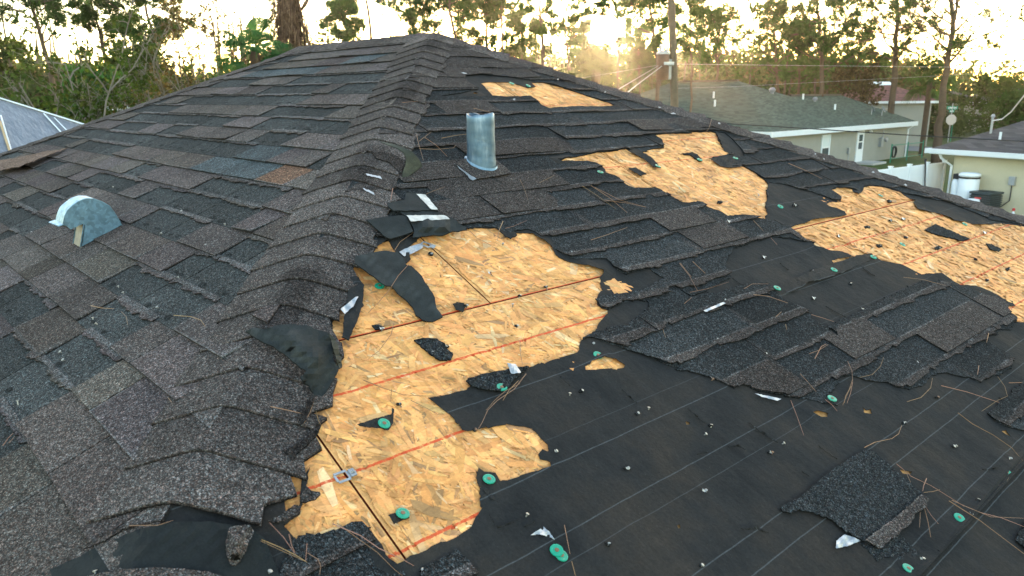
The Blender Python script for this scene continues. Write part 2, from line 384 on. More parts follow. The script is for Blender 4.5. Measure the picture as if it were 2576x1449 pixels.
def groundm():
    m, nt, b = mat('lawn', 0.95, 0.1); g = G(nt); p = g.pos()
    c = g.ramp(g.noise(p, 0.12, 6, 0.65), [(0.3, (0.04, 0.075, 0.016)), (0.5, (0.065, 0.085, 0.025)), (0.7, (0.10, 0.09, 0.045))])
    g.put(b.inputs['Base Color'], g.mul(c, g.rng(g.noise(p, 5, 4, 0.7), 0.6, 1.4))); g.bump(b, g.noise(p, 9, 4), 0.6, 0.08); return m
M['ground'] = groundm()

# ------------------------------------------------------------------ ground
gm = MB(); gm.add([(-600, -600, GZ), (600, -600, GZ), (600, 900, GZ), (-600, 900, GZ)], [(0, 1, 2, 3)])
tag(gm.build('ground', M['ground']), kind='structure')
# ------------------------------------------------------------------ the house under the camera
house = thing('house', 'near house whose dark shingle hip roof is torn open to bare wood panels', 'house', (-LR / 2, 0, GZ))
RUN = 4.2
hb = MB()
x0, x1, y0, y1 = -LR - RUN + .35, RUN - .35, -RUN + .35, RUN - .35
for a, b_ in (((x0, y0), (x1, y0 + .2)), ((x0, y1 - .2), (x1, y1)), ((x0, y0 + .2), (x0 + .2, y1 - .2)), ((x1 - .2, y0 + .2), (x1, y1 - .2))):
    hb.box((a[0], a[1], GZ), (b_[0], b_[1], -SL * RUN - .06))
hb.build('wall', M['wall'], house)
def roof_face(name, pts, m, dz=0.0):
    v = [(p[0], p[1], p[2] + dz) for p in pts]; v2 = [(p[0], p[1], p[2] + dz - 0.02) for p in pts]; n = len(v)
    f = [tuple(range(n)), tuple(range(2 * n - 1, n - 1, -1))] + [(i, i + n, (i + 1) % n + n, (i + 1) % n) for i in range(n)]
    return mk(name, v + v2, f, m, house, cols=[(1, 1, 1)] * (2 * n))
E_ = RUN; zE = -SL * RUN
roof_face('rear_roof_slope', [(0, 0, 0), (E_, E_, zE), (-LR - E_, E_, zE), (-LR, 0, 0)], M['own_roof'], 0.0)
roof_face('rear_roof_slope', [(-LR, 0, 0), (-LR - E_, E_, zE), (-LR - E_, -E_, zE), ], M['own_roof'], 0.0)
roof_face('long_slope_felt', [(-LR, 0, 0), (-LR - E_, -E_, zE), (E_, -E_, zE), (0, 0, 0)], M['felt'], -0.003)
fb = MB()
for p, q in (((-LR - E_, -E_), (E_, -E_ + .03)), ((-LR - E_, E_ - .03), (E_, E_))): fb.box((p[0], p[1], zE - .2), (q[0], q[1], zE - .021))
for p, q in (((-LR - E_, -E_ + .03), (-LR - E_ + .03, E_ - .03)), ((E_ - .03, -E_ + .03), (E_, E_ - .03))): fb.box((p[0], p[1], zE - .2), (q[0], q[1], zE - .021))
fb.build('fascia', M['white'], house)

# outlines traced on the hip-end slope, as (along, down-slope) metres
H1 = RPs([(985, 606)] + Z(5, (580, 405), (960, 365), (1160, 360), (1200, 385), (1262, 420), (1330, 392), (1430, 400), (1500, 455), (1560, 500), (1600, 560), (1680, 600), (1760, 625), (1890, 660), (1930, 665), (1935, 690), (1910, 720), (1925, 800), (1885, 870), (1890, 910), (1965, 950), (1925, 1020), (1880, 1090), (1800, 1150), (1770, 1170), (1760, 1230), (1745, 1250), (1600, 1300), (1400, 1360))
    + Z(8, (960, 40), (985, 95), (960, 115), (830, 160), (675, 200), (750, 240), (840, 300), (900, 380), (920, 420), (960, 435), (1010, 425), (1140, 395), (1225, 375), (1330, 390), (1420, 405), (1455, 430), (1480, 470), (1530, 520), (1540, 560), (1490, 550), (1460, 590), (1480, 625), (1530, 635), (1555, 650), (1555, 680), (1490, 695), (1420, 720), (1330, 755), (1200, 785), (1160, 720), (1080, 712), (1060, 705), (1035, 715), (1025, 760), (1045, 800), (1050, 870), (1065, 900), (1050, 960), (1020, 1040), (990, 1100), (930, 1150), (850, 1195), (770, 1230), (700, 1260), (600, 1310), (540, 1330), (500, 1370), (440, 1400), (380, 1330), (300, 1210), (270, 1150), (200, 1090), (60, 1120))
    + [(745, 1370), (715, 1335), (715, 1250), (740, 1150), (770, 1030), (800, 930), (830, 850), (855, 760), (880, 690), (930, 640)])
H1b = RPs(Z(5, (1950, 745), (2000, 735), (2060, 760), (2085, 800), (2050, 808), (2000, 808), (1995, 770)))
H1c = RPs(Z(5, (1800, 1360), (1850, 1315), (1930, 1300), (2000, 1315), (2080, 1350), (2075, 1375), (2000, 1390), (1900, 1385), (1810, 1385)))
H2 = RPs(Z(2, (1065, 605), (1130, 595), (1250, 597), (1330, 615), (1400, 640), (1450, 630), (1420, 597), (1500, 600), (1600, 625), (1700, 655), (1800, 690), (1900, 720), (1980, 745), (2020, 765), (1900, 775), (1700, 777), (1550, 784), (1500, 765), (1450, 730), (1410, 700), (1330, 705), (1250, 705), (1200, 700), (1145, 695), (1100, 650)))
H3 = RPs(Z(2, (1610, 1165), (1680, 1140), (1760, 1130), (1850, 1110), (1900, 1095), (2000, 1095), (2080, 1075), (2200, 1100), (2290, 1080), (2370, 1068), (2350, 1010), (2300, 975), (2400, 965), (2568, 965)) + Z(3, (100, 960), (200, 955), (330, 950), (360, 960), (365, 1000), (400, 1050), (410, 1085), (470, 1115), (330, 1135), (350, 1155), (400, 1190), (470, 1200), (550, 1195), (640, 1250), (680, 1280), (720, 1310))
    + Z(6, (730, 60), (715, 100), (725, 150), (710, 200), (720, 250), (712, 298), (620, 280), (540, 270), (440, 275), (380, 235), (300, 210), (260, 180), (220, 170), (160, 190), (110, 190), (60, 160), (0, 110)) + Z(5, (2500, 180), (2420, 150), (2350, 90), (2300, 70), (2220, 75), (2150, 70)) + Z(2, (2110, 1340), (2050, 1290), (2010, 1265), (1950, 1250), (1930, 1210), (1880, 1180), (1820, 1165), (1700, 1168), (1640, 1177)))
H4 = RPs(Z(6, (1150, 185), (1180, 170), (1250, 168), (1258, 145), (1180, 85), (1230, 65), (1300, 75), (1345, 85), (1385, 100), (1420, 60), (1480, 55), (1560, 65), (1640, 85), (1700, 115), (1740, 145), (1785, 155), (1770, 180), (1800, 230), (1850, 240), (1920, 245), (1960, 255), (2030, 290), (2060, 315), (2140, 310), (2200, 330), (2250, 335), (2350, 325), (2450, 330), (2568, 345), (2800, 420), (2850, 760), (2700, 1010), (2568, 1035), (2515, 1030), (2490, 1000), (2450, 950), (2455, 910), (2500, 915), (2480, 880), (2420, 865), (2380, 840), (2300, 800), (2220, 770), (2110, 765), (2040, 730), (1960, 690), (1880, 690), (1830, 690), (1750, 650), (1680, 615), (1600, 600), (1540, 590), (1500, 560), (1465, 535), (1400, 555), (1300, 580), (1240, 600), (1200, 615), (1185, 590), (1250, 575), (1335, 570), (1300, 545), (1230, 520), (1160, 515), (1060, 495), (1040, 470), (980, 440), (940, 400), (890, 375), (870, 360), (950, 330), (1020, 315), (1090, 300), (1180, 280), (1290, 265), (1280, 240), (1230, 215), (1170, 200)))
TINY = [RPs(Z(9, *q)) for q in ([(1040, 300), (1080, 285), (1155, 295), (1150, 322), (1100, 327)], [(1400, 250), (1430, 275), (1465, 262), (1470, 303), (1410, 290)], [(2395, 418), (2430, 412), (2470, 462), (2425, 440)], [(1665, 692), (1700, 698), (1760, 715), (1740, 728), (1690, 722)], [(135, 355), (165, 355), (165, 372), (145, 375)], [(80, 1095), (95, 1092), (100, 1118), (82, 1118)], [(1930, 1330), (1975, 1340), (1970, 1400), (1955, 1410), (1960, 1360)])]
TINY += [RPs(Z(2, (1000, 683), (1015, 670), (1040, 680), (1020, 686)))]
HOLES = [rough(h, 0.012, 0.0022 if i != 1 else 0.002, 40 + i) for i, h in enumerate([H1, H2, H3, H4, H1b, H1c])] + [rough(h, 0.006, 0.001, 60 + i) for i, h in enumerate(TINY)]
# wood panels
DK = [(0.0, 0.973), (0.973, 2.193), (2.193, 3.413), (3.413, 4.6)]
ytop = Rp(Z(2, (1250, 650))[0])[0]
JY = {0: [-2.44 + ytop, ytop, ytop + 2.44], 1: [-2.57, -1.326, -0.086, 1.157, 2.40], 2: [-3.23, -1.984, -0.742, 0.494, 1.735, 2.98], 3: [-3.9, -2.57, -1.326, -0.086, 1.157, 2.4, 3.7]}
WOOD = [(0.70, 0.325, 0.108)] * 9 + [(0.73, 0.355, 0.122)] * 7 + [(0.67, 0.295, 0.092)] * 6 + [(0.68, 0.41, 0.185), (0.47, 0.24, 0.085), (0.62, 0.33, 0.125), (0.36, 0.19, 0.08), (0.72, 0.46, 0.23)]
for k, (da, db) in enumerate(DK):
    js = [-5] + JY[k] + [5]
    for a, b_ in zip(js[:-1], js[1:]):
        g_ = 0.0022; poly = [(a + g_, da + g_), (b_ - g_, da + g_), (b_ - g_, db - g_), (a + g_, db - g_)]
        poly = clip_half(clip_half(poly, 1, -CC, 0), -1, -CC, 0)
        if len(poly) < 3: continue
        n = len(poly); v = [R3(p[0], p[1], 0) for p in poly] + [R3(p[0], p[1], -0.012) for p in poly]
        f = [tuple(range(n)), tuple(range(2 * n - 1, n - 1, -1))] + [(i, i + n, (i + 1) % n + n, (i + 1) % n) for i in range(n)]
        mk('deck_panel', v, f, [M['osb'], M['red_edge']], house, cols=[(0.62, 0.315, 0.11)] * (2 * n), fm=[0, 0] + [1] * n)
roof_face('deck_shadow_board', [(0, 0, 0), (E_, -E_, zE), (E_, E_, zE)], M['red_edge'], -0.02)
# wood strands pressed into the panels
rg = random.Random(5); fl = MB()
nf = 0
for hole, cnt in ((HOLES[0], 8500), (HOLES[1], 1100), (HOLES[2], 3600), (HOLES[3], 4600), (HOLES[4], 60), (HOLES[5], 120)):
    q = np.array(hole); lo, hi = q.min(0), q.max(0)
    pts = np.random.RandomState(nf + 3).uniform(lo, hi, (cnt * 3, 2)); pts = pts[pip(pts, hole)][:cnt]
    for (y, d) in pts:
        big = rg.random()
        L = rg.uniform(0.015, 0.05) if big < .62 else rg.uniform(0.04, 0.105); wd = L * rg.uniform(0.10, 0.26) if big < .93 else rg.uniform(0.015, 0.03)
        an = rg.gauss(0.9, 0.75) if rg.random() < .7 else rg.uniform(0, math.pi); ca, sa = math.cos(an), math.sin(an)
        sh = [(-L / 2, -wd / 2 * rg.uniform(.3, 1)), (-L * rg.uniform(.1, .3), -wd / 2), (L / 2 * rg.uniform(.6, 1), -wd / 2 * rg.uniform(.5, 1)), (L / 2, wd / 2 * rg.uniform(-.2, 1)), (0, wd / 2), (-L / 2 * rg.uniform(.7, 1), wd / 2 * rg.uniform(.4, 1))]
        pp = [(y + a * ca - b_ * sa, d + a * sa + b_ * ca) for a, b_ in sh]
        row = next((i for i, (a, b_) in enumerate(DK) if a <= d < b_), None)
        if row is None: continue
        if any(not (DK[row][0] + .004 < p[1] < DK[row][1] - .004) for p in pp): continue
        if any((p[0] - j) * (y - j) < 0 or abs(p[0] - j) < .004 for p in pp for j in JY[row]): continue
        t = rg.uniform(.9, 1.1); c = rg.choice(WOOD); c = tuple(min(.8, x * t * rg.uniform(.95, 1.05)) for x in c); h = 0.0003 + 0.0000003 * nf + rg.uniform(0, .0008)
        fl.add([R3(p[0], p[1], h) for p in pp], [(0, 1, 2, 3, 4, 5)], c); nf += 1
tag(fl.build('wood_strand', M['osb'], house), kind='stuff')

# black felt underlay
def felt_sheet(d0, d1, h0, seed, holes):
    rng = np.random.RandomState(seed)
    out = clip_half(clip_half([(-6, d0), (6, d0), (6, d1), (-6, d1)], 1, -CC, 0), -1, -CC, 0)
    hs = [h for h in holes if np.array(h)[:, 1].max() > d0 and np.array(h)[:, 1].min() < d1]
    gy, gd = np.meshgrid(np.arange(-3.2, 3.2, .055), np.arange(d0 + .02, d1 - .01, .05)); pts = np.c_[gy.ravel(), gd.ravel()] + rng.uniform(-.012, .012, (gy.size, 2))
    pts = pts[pip(pts, out)]
    def ins(c):
        ok = pip(c, out)
        for h in hs: ok &= ~pip(c, h)
        return ok
    V, F = cdt([out] + hs, ins, pts)
    hv = np.vstack([np.array(h) for h in hs]) if hs else np.zeros((1, 2)) + 99
    v3 = []
    for y, d in V:
        dist = np.min(np.hypot(hv[:, 0] - y, hv[:, 1] - d))
        wv = 0.5 + 0.5 * math.sin(y * 9.1 + 2.0 * math.sin(d * 7) + seed); wv2 = 0.5 + 0.5 * math.sin(d * 31 + y * 17)
        h = h0 + 0.0022 * wv * wv2 + max(0, 1 - dist / 0.05) * (0.0085 * wv * wv2 + 0.001)
        if abs(d - d1) < .03 and d1 < 4: h += 0.003 + 0.004 * wv
        v3.append(R3(y, d, h))
    v, f = thicken(v3, F, 0.0016, NR)
    return mk('felt_sheet', v, f, M['felt'], house)
felt_sheet(0.0, 3.345, 0.0045, 1, HOLES)
felt_sheet(3.28, 4.58, 0.0022, 2, HOLES[-1:])

# ------------------------------------------------------------------ shingle courses on the hip-end slope
DARK = np.array([0.0275, 0.0305, 0.0312]); BROWN = np.array([0.0675, 0.0590, 0.0535]); PALE = np.array([0.12, 0.117, 0.114])
SAB = [(0.0, 0.0)] + [(-d * CC, d) for d in (0.4, 0.9, 1.4, 1.87)] + RPs(Z(5, (640, 395), (960, 362), (1160, 357), (1210, 385), (1262, 418), (1320, 380), (1400, 375), (1450, 400), (1520, 440), (1560, 505), (1650, 555), (1740, 587), (1950, 582), (2000, 640), (2100, 692), (2262, 656), (2400, 760), (2568, 852))
    + Z(6, (160, 850), (290, 808), (450, 722), (462, 680), (430, 660), (430, 600), (490, 500), (760, 425), (880, 430), (980, 462), (1060, 472), (1000, 450), (940, 400), (870, 345), (780, 312), (650, 290), (712, 298), (725, 150), (730, 30), (860, 50), (960, 80), (1050, 100), (1200, 160), (1250, 165), (1255, 140), (1180, 85), (1230, 62), (1300, 72), (1345, 82), (1385, 98), (1420, 58), (1480, 52), (1560, 62), (1640, 82), (1700, 108), (1760, 120), (1830, 135), (2000, 165), (2180, 235), (2330, 300), (2568, 335), (2900, 430)))
SAB = SAB + [(3.6, 3.6 * SQ), (2.2, 2.2 * SQ), (1.0, 1.0 * SQ)]
SC = RPs(Z(5, (1785, 1165), (1900, 1110), (2100, 1060), (2240, 965), (2275, 910), (2240, 880), (2180, 875), (2080, 890), (1970, 948), (1900, 912), (1878, 880), (1950, 850), (2100, 830), (2250, 790), (2300, 755), (2400, 735), (2540, 850))
    + Z(6, (150, 855), (300, 830), (370, 840), (470, 790), (600, 755), (720, 758), (790, 810), (800, 850), (880, 890), (960, 930), (1040, 972), (1030, 1005), (1100, 1050), (1220, 1112), (1215, 1140), (1160, 1100), (1150, 1062), (1300, 1000), (1500, 900), (1700, 800), (1800, 752), (1960, 740), (2060, 770), (2150, 790), (2250, 830), (2350, 860), (2430, 900), (2450, 960), (2500, 1000), (2490, 1050), (2450, 1090), (2390, 1085), (2360, 1130), (2285, 1130), (2300, 1170), (2400, 1240), (2490, 1300), (2470, 1350), (2400, 1400), (2270, 1440))
    + Z(9, (2250, 75), (2150, 40), (2000, 5), (1900, 20), (1830, 100), (1740, 130), (1640, 100), (1580, 75), (1420, 60), (1340, 30), (1270, 30), (1230, 60), (1140, 180), (1215, 232), (1060, 210), (890, 185), (640, 135), (560, 100), (480, 120), (430, 90), (380, 65), (250, 15), (60, -20)) + Z(5, (2568, 1390), (2400, 1350), (2250, 1290), (2100, 1240), (2000, 1200), (1860, 1150)))
SD = RPs(Z(9, (1420, 545), (1470, 540), (1600, 650), (1760, 780), (1850, 850), (1895, 890), (1870, 960), (1780, 1010), (1760, 1070), (1680, 1140), (1580, 1210), (1550, 1250), (1480, 1220), (1400, 1190), (1330, 1150), (1250, 1090), (1180, 1040), (1060, 990), (960, 975), (900, 995), (840, 980), (830, 950), (980, 870), (1150, 720), (1300, 620)))
SD2 = RPs(Z(9, (1380, 1200), (1480, 1290), (1510, 1340), (1600, 1310), (1690, 1335), (1800, 1310), (1830, 1300), (1760, 1230), (1690, 1150), (1560, 1120)))
SE = RPs(Z(9, (2568, 60), (2490, 120), (2400, 200), (2290, 300), (2340, 340), (2440, 390), (2568, 420), (2900, 460), (2900, 100)))
SE2 = RPs(Z(9, (2568, 1060), (2495, 1215), (2560, 1280), (2700, 1300), (2750, 1150)))
SF = RPs(Z(8, (-300, 1200), (0, 1140), (130, 1090), (200, 1085), (240, 1130), (290, 1210), (330, 1280), (390, 1340), (470, 1400), (500, 1449), (560, 1600), (-400, 1600)))
SF2 = RPs(Z(8, (620, 1449), (720, 1370), (880, 1280), (920, 1330), (960, 1360), (1020, 1449), (1060, 1600), (600, 1600)))
FA = RPs(Z(2, (945, 555), (1060, 545), (1250, 560), (1440, 590), (1460, 632), (1400, 645), (1065, 605), (1100, 650), (1150, 697), (960, 705), (760, 700), (900, 680), (1040, 650), (960, 600)))
FD2 = RPs(Z(3, (355, 955), (420, 958), (480, 1010), (540, 1080), (560, 1130), (500, 1125), (470, 1115), (410, 1085), (400, 1050)))
ZONES = [(rough(SAB, .013, .0028, 1), [HOLES[1], HOLES[2], FA, FD2], 0.0), (rough(SC, .011, .003, 2), [], 0.0), (rough(SE, .012, .003, 5), [], 0), (rough(SE2, .012, .003, 6), [], 0), (rough(SF, .012, .003, 7), [], 0), (rough(SF2, .012, .002, 8), [], 0)]
PRES = RPs(Z(2, (1250, 1060), (1390, 1050), (1480, 1080), (820, 760), (1050, 430), (2350, 900), (2480, 930)) + Z(5, (830, 90), (1000, 60), (1250, 80), (1280, 200), (1460, 170), (1040, 200), (880, 230), (2400, 350), (2530, 380), (700, 20)) + Z(6, (2150, 900), (2350, 950), (2050, 1010), (1950, 1060), (2250, 1030), (2300, 880), (80, 330), (0, 350)))
TABW = 0.305
def row_off(k): return hsh('off', k) * TABW
def present(k, j):
    dk = 1.02 + EXP * k
    if dk < 0.50: return hsh('pp', k, j) < .75
    y0_ = row_off(k) + j * TABW
    for (y, d) in PRES:
        if y0_ <= y < y0_ + TABW and dk + EXP <= d < dk + 2 * EXP: return True
    return hsh('pq', k, j) < .05
cnt_sh = 0
POOL = []
def islands(V, F):
    par = list(range(len(V)))
    def fd(a):
        while par[a] != a: par[a] = par[par[a]]; a = par[a]
        return a
    for f in F:
        for q in f[1:]: par[fd(q)] = fd(f[0])
    gr = {}
    for f in F: gr.setdefault(fd(f[0]), []).append(f)
    out = []
    for fs in gr.values():
        us = sorted({i for f in fs for i in f}); mp = {i: k for k, i in enumerate(us)}
        A = sum(abs((V[f[1]][0] - V[f[0]][0]) * (V[f[2]][1] - V[f[0]][1]) - (V[f[1]][1] - V[f[0]][1]) * (V[f[2]][0] - V[f[0]][0])) / 2 for f in fs)
        if A > 6e-5: out.append((V[us], [tuple(mp[i] for i in f) for f in fs]))
    return out
def proj(P):
    d = np.asarray(P, float) - CAM; z = d @ AF
    return PW / 2 + FPX * (d @ AR) / z, PH / 2 - FPX * (d @ AU) / z, z
def seen_size(v):
    v = np.asarray(v); x, y, z = proj(v)
    if (z < .2).any(): return 0.0
    x0_, x1_, y0_, y1_ = max(0, x.min()), min(PW, x.max()), max(0, y.min()), min(PH, y.max())
    return max(0, x1_ - x0_) * max(0, y1_ - y0_)
for zi, (zone, excl, dh) in enumerate(ZONES):
    za = np.array(zone); ylo, yhi = za[:, 0].min(), za[:, 0].max(); dlo, dhi = za[:, 1].min(), za[:, 1].max()
    for k in range(-8, 24):
        dk = 1.02 + EXP * k
        if dk + EXP + .03 < dlo or dk - .01 > dhi: continue
        off = row_off(k); j0 = int(math.floor((ylo - off) / TABW)); j0 -= (j0 + k) % 3
        j = j0
        while off + j * TABW < yhi:
            ya = off + j * TABW; yb = ya + 3 * TABW
            ya += .0012; yb -= .0012
            rs = random.Random(f'{k},{j},{zi}')
            # lower edge, right to left
            low = []; slow = 0
            for tb in range(2, -1, -1):
                ta, tz = max(ya, off + (j + tb) * TABW), min(yb, off + (j + tb + 1) * TABW)
                if present(k, j + tb):
                    low += [(tz - .002, dk + 2 * EXP), (ta + .002, dk + 2 * EXP + rs.uniform(-.003, .003)), (ta + .0015, dk + EXP + .03)]
                else:
                    base = rs.uniform(.014, .034); ks = [0.0] + sorted(rs.random() for _ in range(11)) + [1.0]
                    for i in ks:
                        slow = .6 * slow + rs.gauss(0, .0034); low.append((tz + (ta - tz) * i, dk + EXP + max(.004, base + slow)))
                        if rs.random() < .13 and i < .98: slow += rs.choice((-.012, .012)); low.append((tz + (ta - tz) * (i + .004), dk + EXP + max(.004, base + slow)))
            strip = [(ya, dk - .012), (yb, dk - .012)] + low
            bbl, bbh = (ya, dk - .02), (yb, dk + 2.1 * EXP)
            if not (zi == 0 or True): continue
            cons = []
            zz = clip_half(clip_half(clip_half(clip_half(zone, 1, 0, yb + .01), -1, 0, -ya + .01), 0, 1, dk + 2.1 * EXP), 0, -1, -dk + .03)
            if len(zz) < 3: j += 3; continue
            cons.append(zz)
            for e in excl:
                q = clip_half(clip_half(clip_half(clip_half(e, 1, 0, yb + .01), -1, 0, -ya + .01), 0, 1, dk + 2.1 * EXP), 0, -1, -dk + .03)
                if len(q) >= 3: cons.append(q)
            nx = 20; lines = []
            for dd in (dk + .03, dk + .075, dk + EXP - .010, dk + EXP - .0035, dk + EXP + .0005, dk + EXP + .0045, dk + EXP + .010):
                lines += [(ya + (yb - ya) * (i + .5) / nx, dd) for i in range(nx)]
            def ins(c, strip=strip, zone=zone, excl=excl):
                ok = pip(c, strip) & pip(c, zone) & (np.abs(c[:, 0]) < c[:, 1] * CC + .004)
                for e in excl: ok &= ~pip(c, e)
                return ok
            V, F = cdt([strip] + cons, ins, lines)
            if len(F) < 1: j += 3; continue
            isl = islands(V, F)
            ph = rs.uniform(0, 6); wv = rs.uniform(.0, .0032); toned = rs.uniform(.82, 1.2)
            hp = hsh('prs', k, j) < 2
            for V, F in isl:
                v3 = []; cl = []
                for (y, d) in V:
                    u_ = (d - dk) / EXP; h = 0.0075 + dh + 0.0042 * u_ + wv * math.sin(y * 13 + ph) * u_
                    rel = d - dk - EXP
                    if rel > 0 and not present(k, int(math.floor((y - off) / TABW))): h += min(.006, .10 * rel) * (.5 + hsh(k, round(y, 1)))
                    v3.append(R3(y, d, h))
                    if rel < -.003: c = DARK * toned
                    elif rel < .003: c = PALE * (0.35 + .6 * hsh(round(y, 2)))
                    else: c = BROWN * (0.62 + .15 * toned)
                    cl.append(c)
                v, f = thicken(v3, F, 0.0034, NR)
                POOL.append(('shingle', v, f, cl + [x * .04 for x in cl]))
            cnt_sh += 1; j += 3

# ------------------------------------------------------------------ shingles on the long slope
TORN = LPs([(480, 540), (560, 545), (560, 470), (450, 590), (385, 575), (420, 690), (350, 720), (330, 755), (490, 660), (540, 540), (240, 830), (300, 780), (440, 760), (180, 895), (75, 1010), (140, 960), (30, 1130), (10, 1090), (95, 575), (20, 600), (180, 470), (60, 510), (130, 430), (250, 440), (330, 470), (640, 520), (650, 360), (720, 350), (760, 260), (650, 255), (560, 300), (440, 330), (880, 190), (900, 160), (760, 235), (830, 240), (990, 190), (240, 360), (40, 470), (120, 510), (360, 420), (480, 370), (720, 480), (600, 480), (340, 790), (260, 800), (820, 300), (540, 240), (700, 330), (860, 330), (560, 665), (90, 980), (60, 1060), (0, 930)])
BLUE = LPs([(560, 425), (600, 430), (640, 190), (680, 195), (610, 200), (690, 395), (720, 385), (870, 160), (830, 170)])
TAN = LPs([(650, 435), (690, 440), (730, 440)])
LD = 2.49
nL = 0; DAB = MB()
for m_ in range(-19, 15):
    dl = LD + EXP * m_; du = dl - EXP
    xa, xb = -LR - dl * CC, dl * CC
    if du < 0: continue
    x = xa - hsh('lo', m_) * .3; j = 0
    while x < xb:
        wd = (.329, .329, .165, .329, .24, .329)[int(hsh('lw', m_, j) * 6)]
        xs, xe = x + .003, x + wd - .003
        def has(L): return any(xs <= p[0] <= xe and du <= p[1] <= dl for p in L)
        torn = has(TORN) or (hsh('lt', m_, j // 2) < (.33 if dl < 1.9 else .12))
        rs = random.Random(f'L{m_},{j}')
        base = BROWN * 1.22 * rs.uniform(.82, 1.2) * np.array([1, rs.uniform(.95, 1.02), rs.uniform(.93, 1.05)])
        if has(BLUE): base = np.array([.060, .074, .078]); torn = False
        elif has(TAN): base = np.array([.125, .075, .05]); torn = False
        sp = [(xs, du - .015), (xe, du - .015), (xe, dl + rs.uniform(-.002, .002)), (xs, dl + rs.uniform(-.002, .002))]
        mb = MB(); nm = 'shingle'
        def slab(poly, hf, colf, th, pts=()):
            q = clip_half(clip_half(poly, 1, -CC, 0.0), -1, -CC, LR)
            if len(q) < 3: return
            V, F = cdt([q], lambda c: pip(c, q), [t for t in pts if -LR - t[1] * CC + .004 < t[0] < t[1] * CC - .004])
            if not F: return
            v, f = thicken([L3(a, b_, hf(a, b_)) for a, b_ in V], F, th, NL)
            cl = [colf(a, b_) for a, b_ in V]; mb.add(v, f, cl + [c * .04 for c in cl])
        if torn:
            dk_ = np.array([.042, .0455, .0445]) * rs.uniform(.85, 1.25)
            slab([(xs, du - .015), (xe, du - .015), (xe, dl + .001), (xs, dl + .001)], lambda a, b_: .0045 + .0035 * (b_ - du) / EXP, lambda a, b_: dk_, .004)
            n = max(4, int(wd / .013)); sl_ = 0; low = []
            bs = rs.uniform(.006, .024)
            for i in range(n + 1):
                sl_ = .5 * sl_ + rs.gauss(0, .0045); low.append((xe + (xs - xe) * i / n, du + max(.002, bs + sl_)))
            if mb.v: POOL.append(('shingle', mb.v, mb.f, mb.c))
            mb = MB(); nm = 'torn_tab'
            slab([(xs, du - .012), (xe, du - .012)] + low, lambda a, b_: .0095 + .003 * max(0, (b_ - du)) / .03, lambda a, b_: (base * .95 if b_ > du + .0035 else PALE * .75), .003, [(xs + (xe - xs) * (i + .4) / 8, du + .004 + .001 * (i % 2)) for i in range(8)] + [(xs + (xe - xs) * (i + .4) / 8, du + .001) for i in range(8)])
            for q in range(rs.choice((1, 2, 2))):     # sealant dabs
                cx = xs + (xe - xs) * (.3 + .4 * q + rs.uniform(-.1, .1)); cd = dl - rs.uniform(.018, .03); a_, b2 = rs.uniform(.014, .03), rs.uniform(.007, .012)
                if -LR - cd * CC + .03 < cx < cd * CC - .03: DAB.add([L3(cx + a_ * math.cos(-t * .785), cd + b2 * math.sin(-t * .785), .0045 + .0035 * (cd - du) / EXP + .0009) for t in range(8)], [tuple(range(8))], np.array([.022, .025, .025]))
        else:
            wr = rs.choice((0, .25, .7, 1.0)); lift = rs.uniform(0, .003) if rs.random() < .75 else rs.uniform(.003, .010)
            slab(sp, lambda a, b_: .0065 + (.0078 + lift * ((a - xs) / wd if j % 2 else 1 - (a - xs) / wd)) * (b_ - du) / EXP, lambda a, b_: (base + (PALE - base) * wr if b_ > dl - .0031 else base), .0068, [(xs + (xe - xs) * (i + .3) / 7, dl - .0032 - .001 * (i % 2)) for i in range(7)])
        if mb.v:
            POOL.append((nm, mb.v, mb.f, mb.c)); nL += 1
        x += wd; j += 1

tag(DAB.build('sealant_dab', M['granule'], house), kind='stuff')
for nm, lim in (('shingle', 300), ('torn_tab', 300)):
    it = sorted([q for q in POOL if q[0] == nm], key=lambda q: -seen_size(q[1])); rest = MB()
    for i, (n_, v, f, c) in enumerate(it):
        if i < lim and seen_size(v) > 60: mk(n_, v, f, M['granule'], house, cols=c)
        else: rest.add(v, f, c)
    if rest.v: tag(rest.build(nm, M['granule'], house), kind='stuff')

# ------------------------------------------------------------------ hip and ridge caps
def caps(fn, t0, t1, step, wl, wr, seed, skip=(), colf=None, lift=0.0):
    """fn(t, q, h) -> point; t runs down the hip, q across it"""
    rs = random.Random(seed); t = t0; i = 0
    while t < t1:
        if i in skip: t += step; i += 1; continue
        a, b_ = wl(t) * rs.uniform(.95, 1.05), wr(t) * rs.uniform(.92, 1.08); nq = 14; nt_ = 4; v = []; cl = []
        base = BROWN * 1.1 * rs.uniform(.8, 1.2); lf = rs.uniform(0, .0008) + lift * rs.random(); lr_ = rs.uniform(0, .0025)
        jl = rs.uniform(-.0018, .0018); jr = rs.uniform(-.0018, .0018)
        for it in range(nt_ + 1):
            ft = it / nt_
            for iq in range(nq + 1):
                q = -a + (a + b_) * iq / nq; sd = abs(q) / (a if q < 0 else b_)
                tt = t - .035 + (step + .035) * ft + (jl if q < 0 else jr) * sd * ft + .0006 * math.sin(iq * .9 + i) * ft
                h = .010 + .0078 * ft + (lf * (1 - sd) + (lr_ * sd if q > 0 else 0) * .8) * ft * ft
                v.append(fn(tt, q + (rs.gauss(0, .0025) if iq == 0 else rs.gauss(0, .008 if t > 1.3 and fn is near_hip else .003) if iq == nq else 0), h)); cl.append((colf(tt, q, base) if colf else base))
        f = [(r * (nq + 1) + c, (r + 1) * (nq + 1) + c, (r + 1) * (nq + 1) + c + 1, r * (nq + 1) + c + 1) for r in range(nt_) for c in range(nq)]
        v, f = thicken(v, f, .0075, (0, 0, 1))
        mk('hip_cap', v, f, M['granule'], house, cols=cl + [c * .04 for c in cl]); t += step; i += 1
def smooth_abs(q, r=.013): return math.sqrt(q * q + r * r) - r * .55
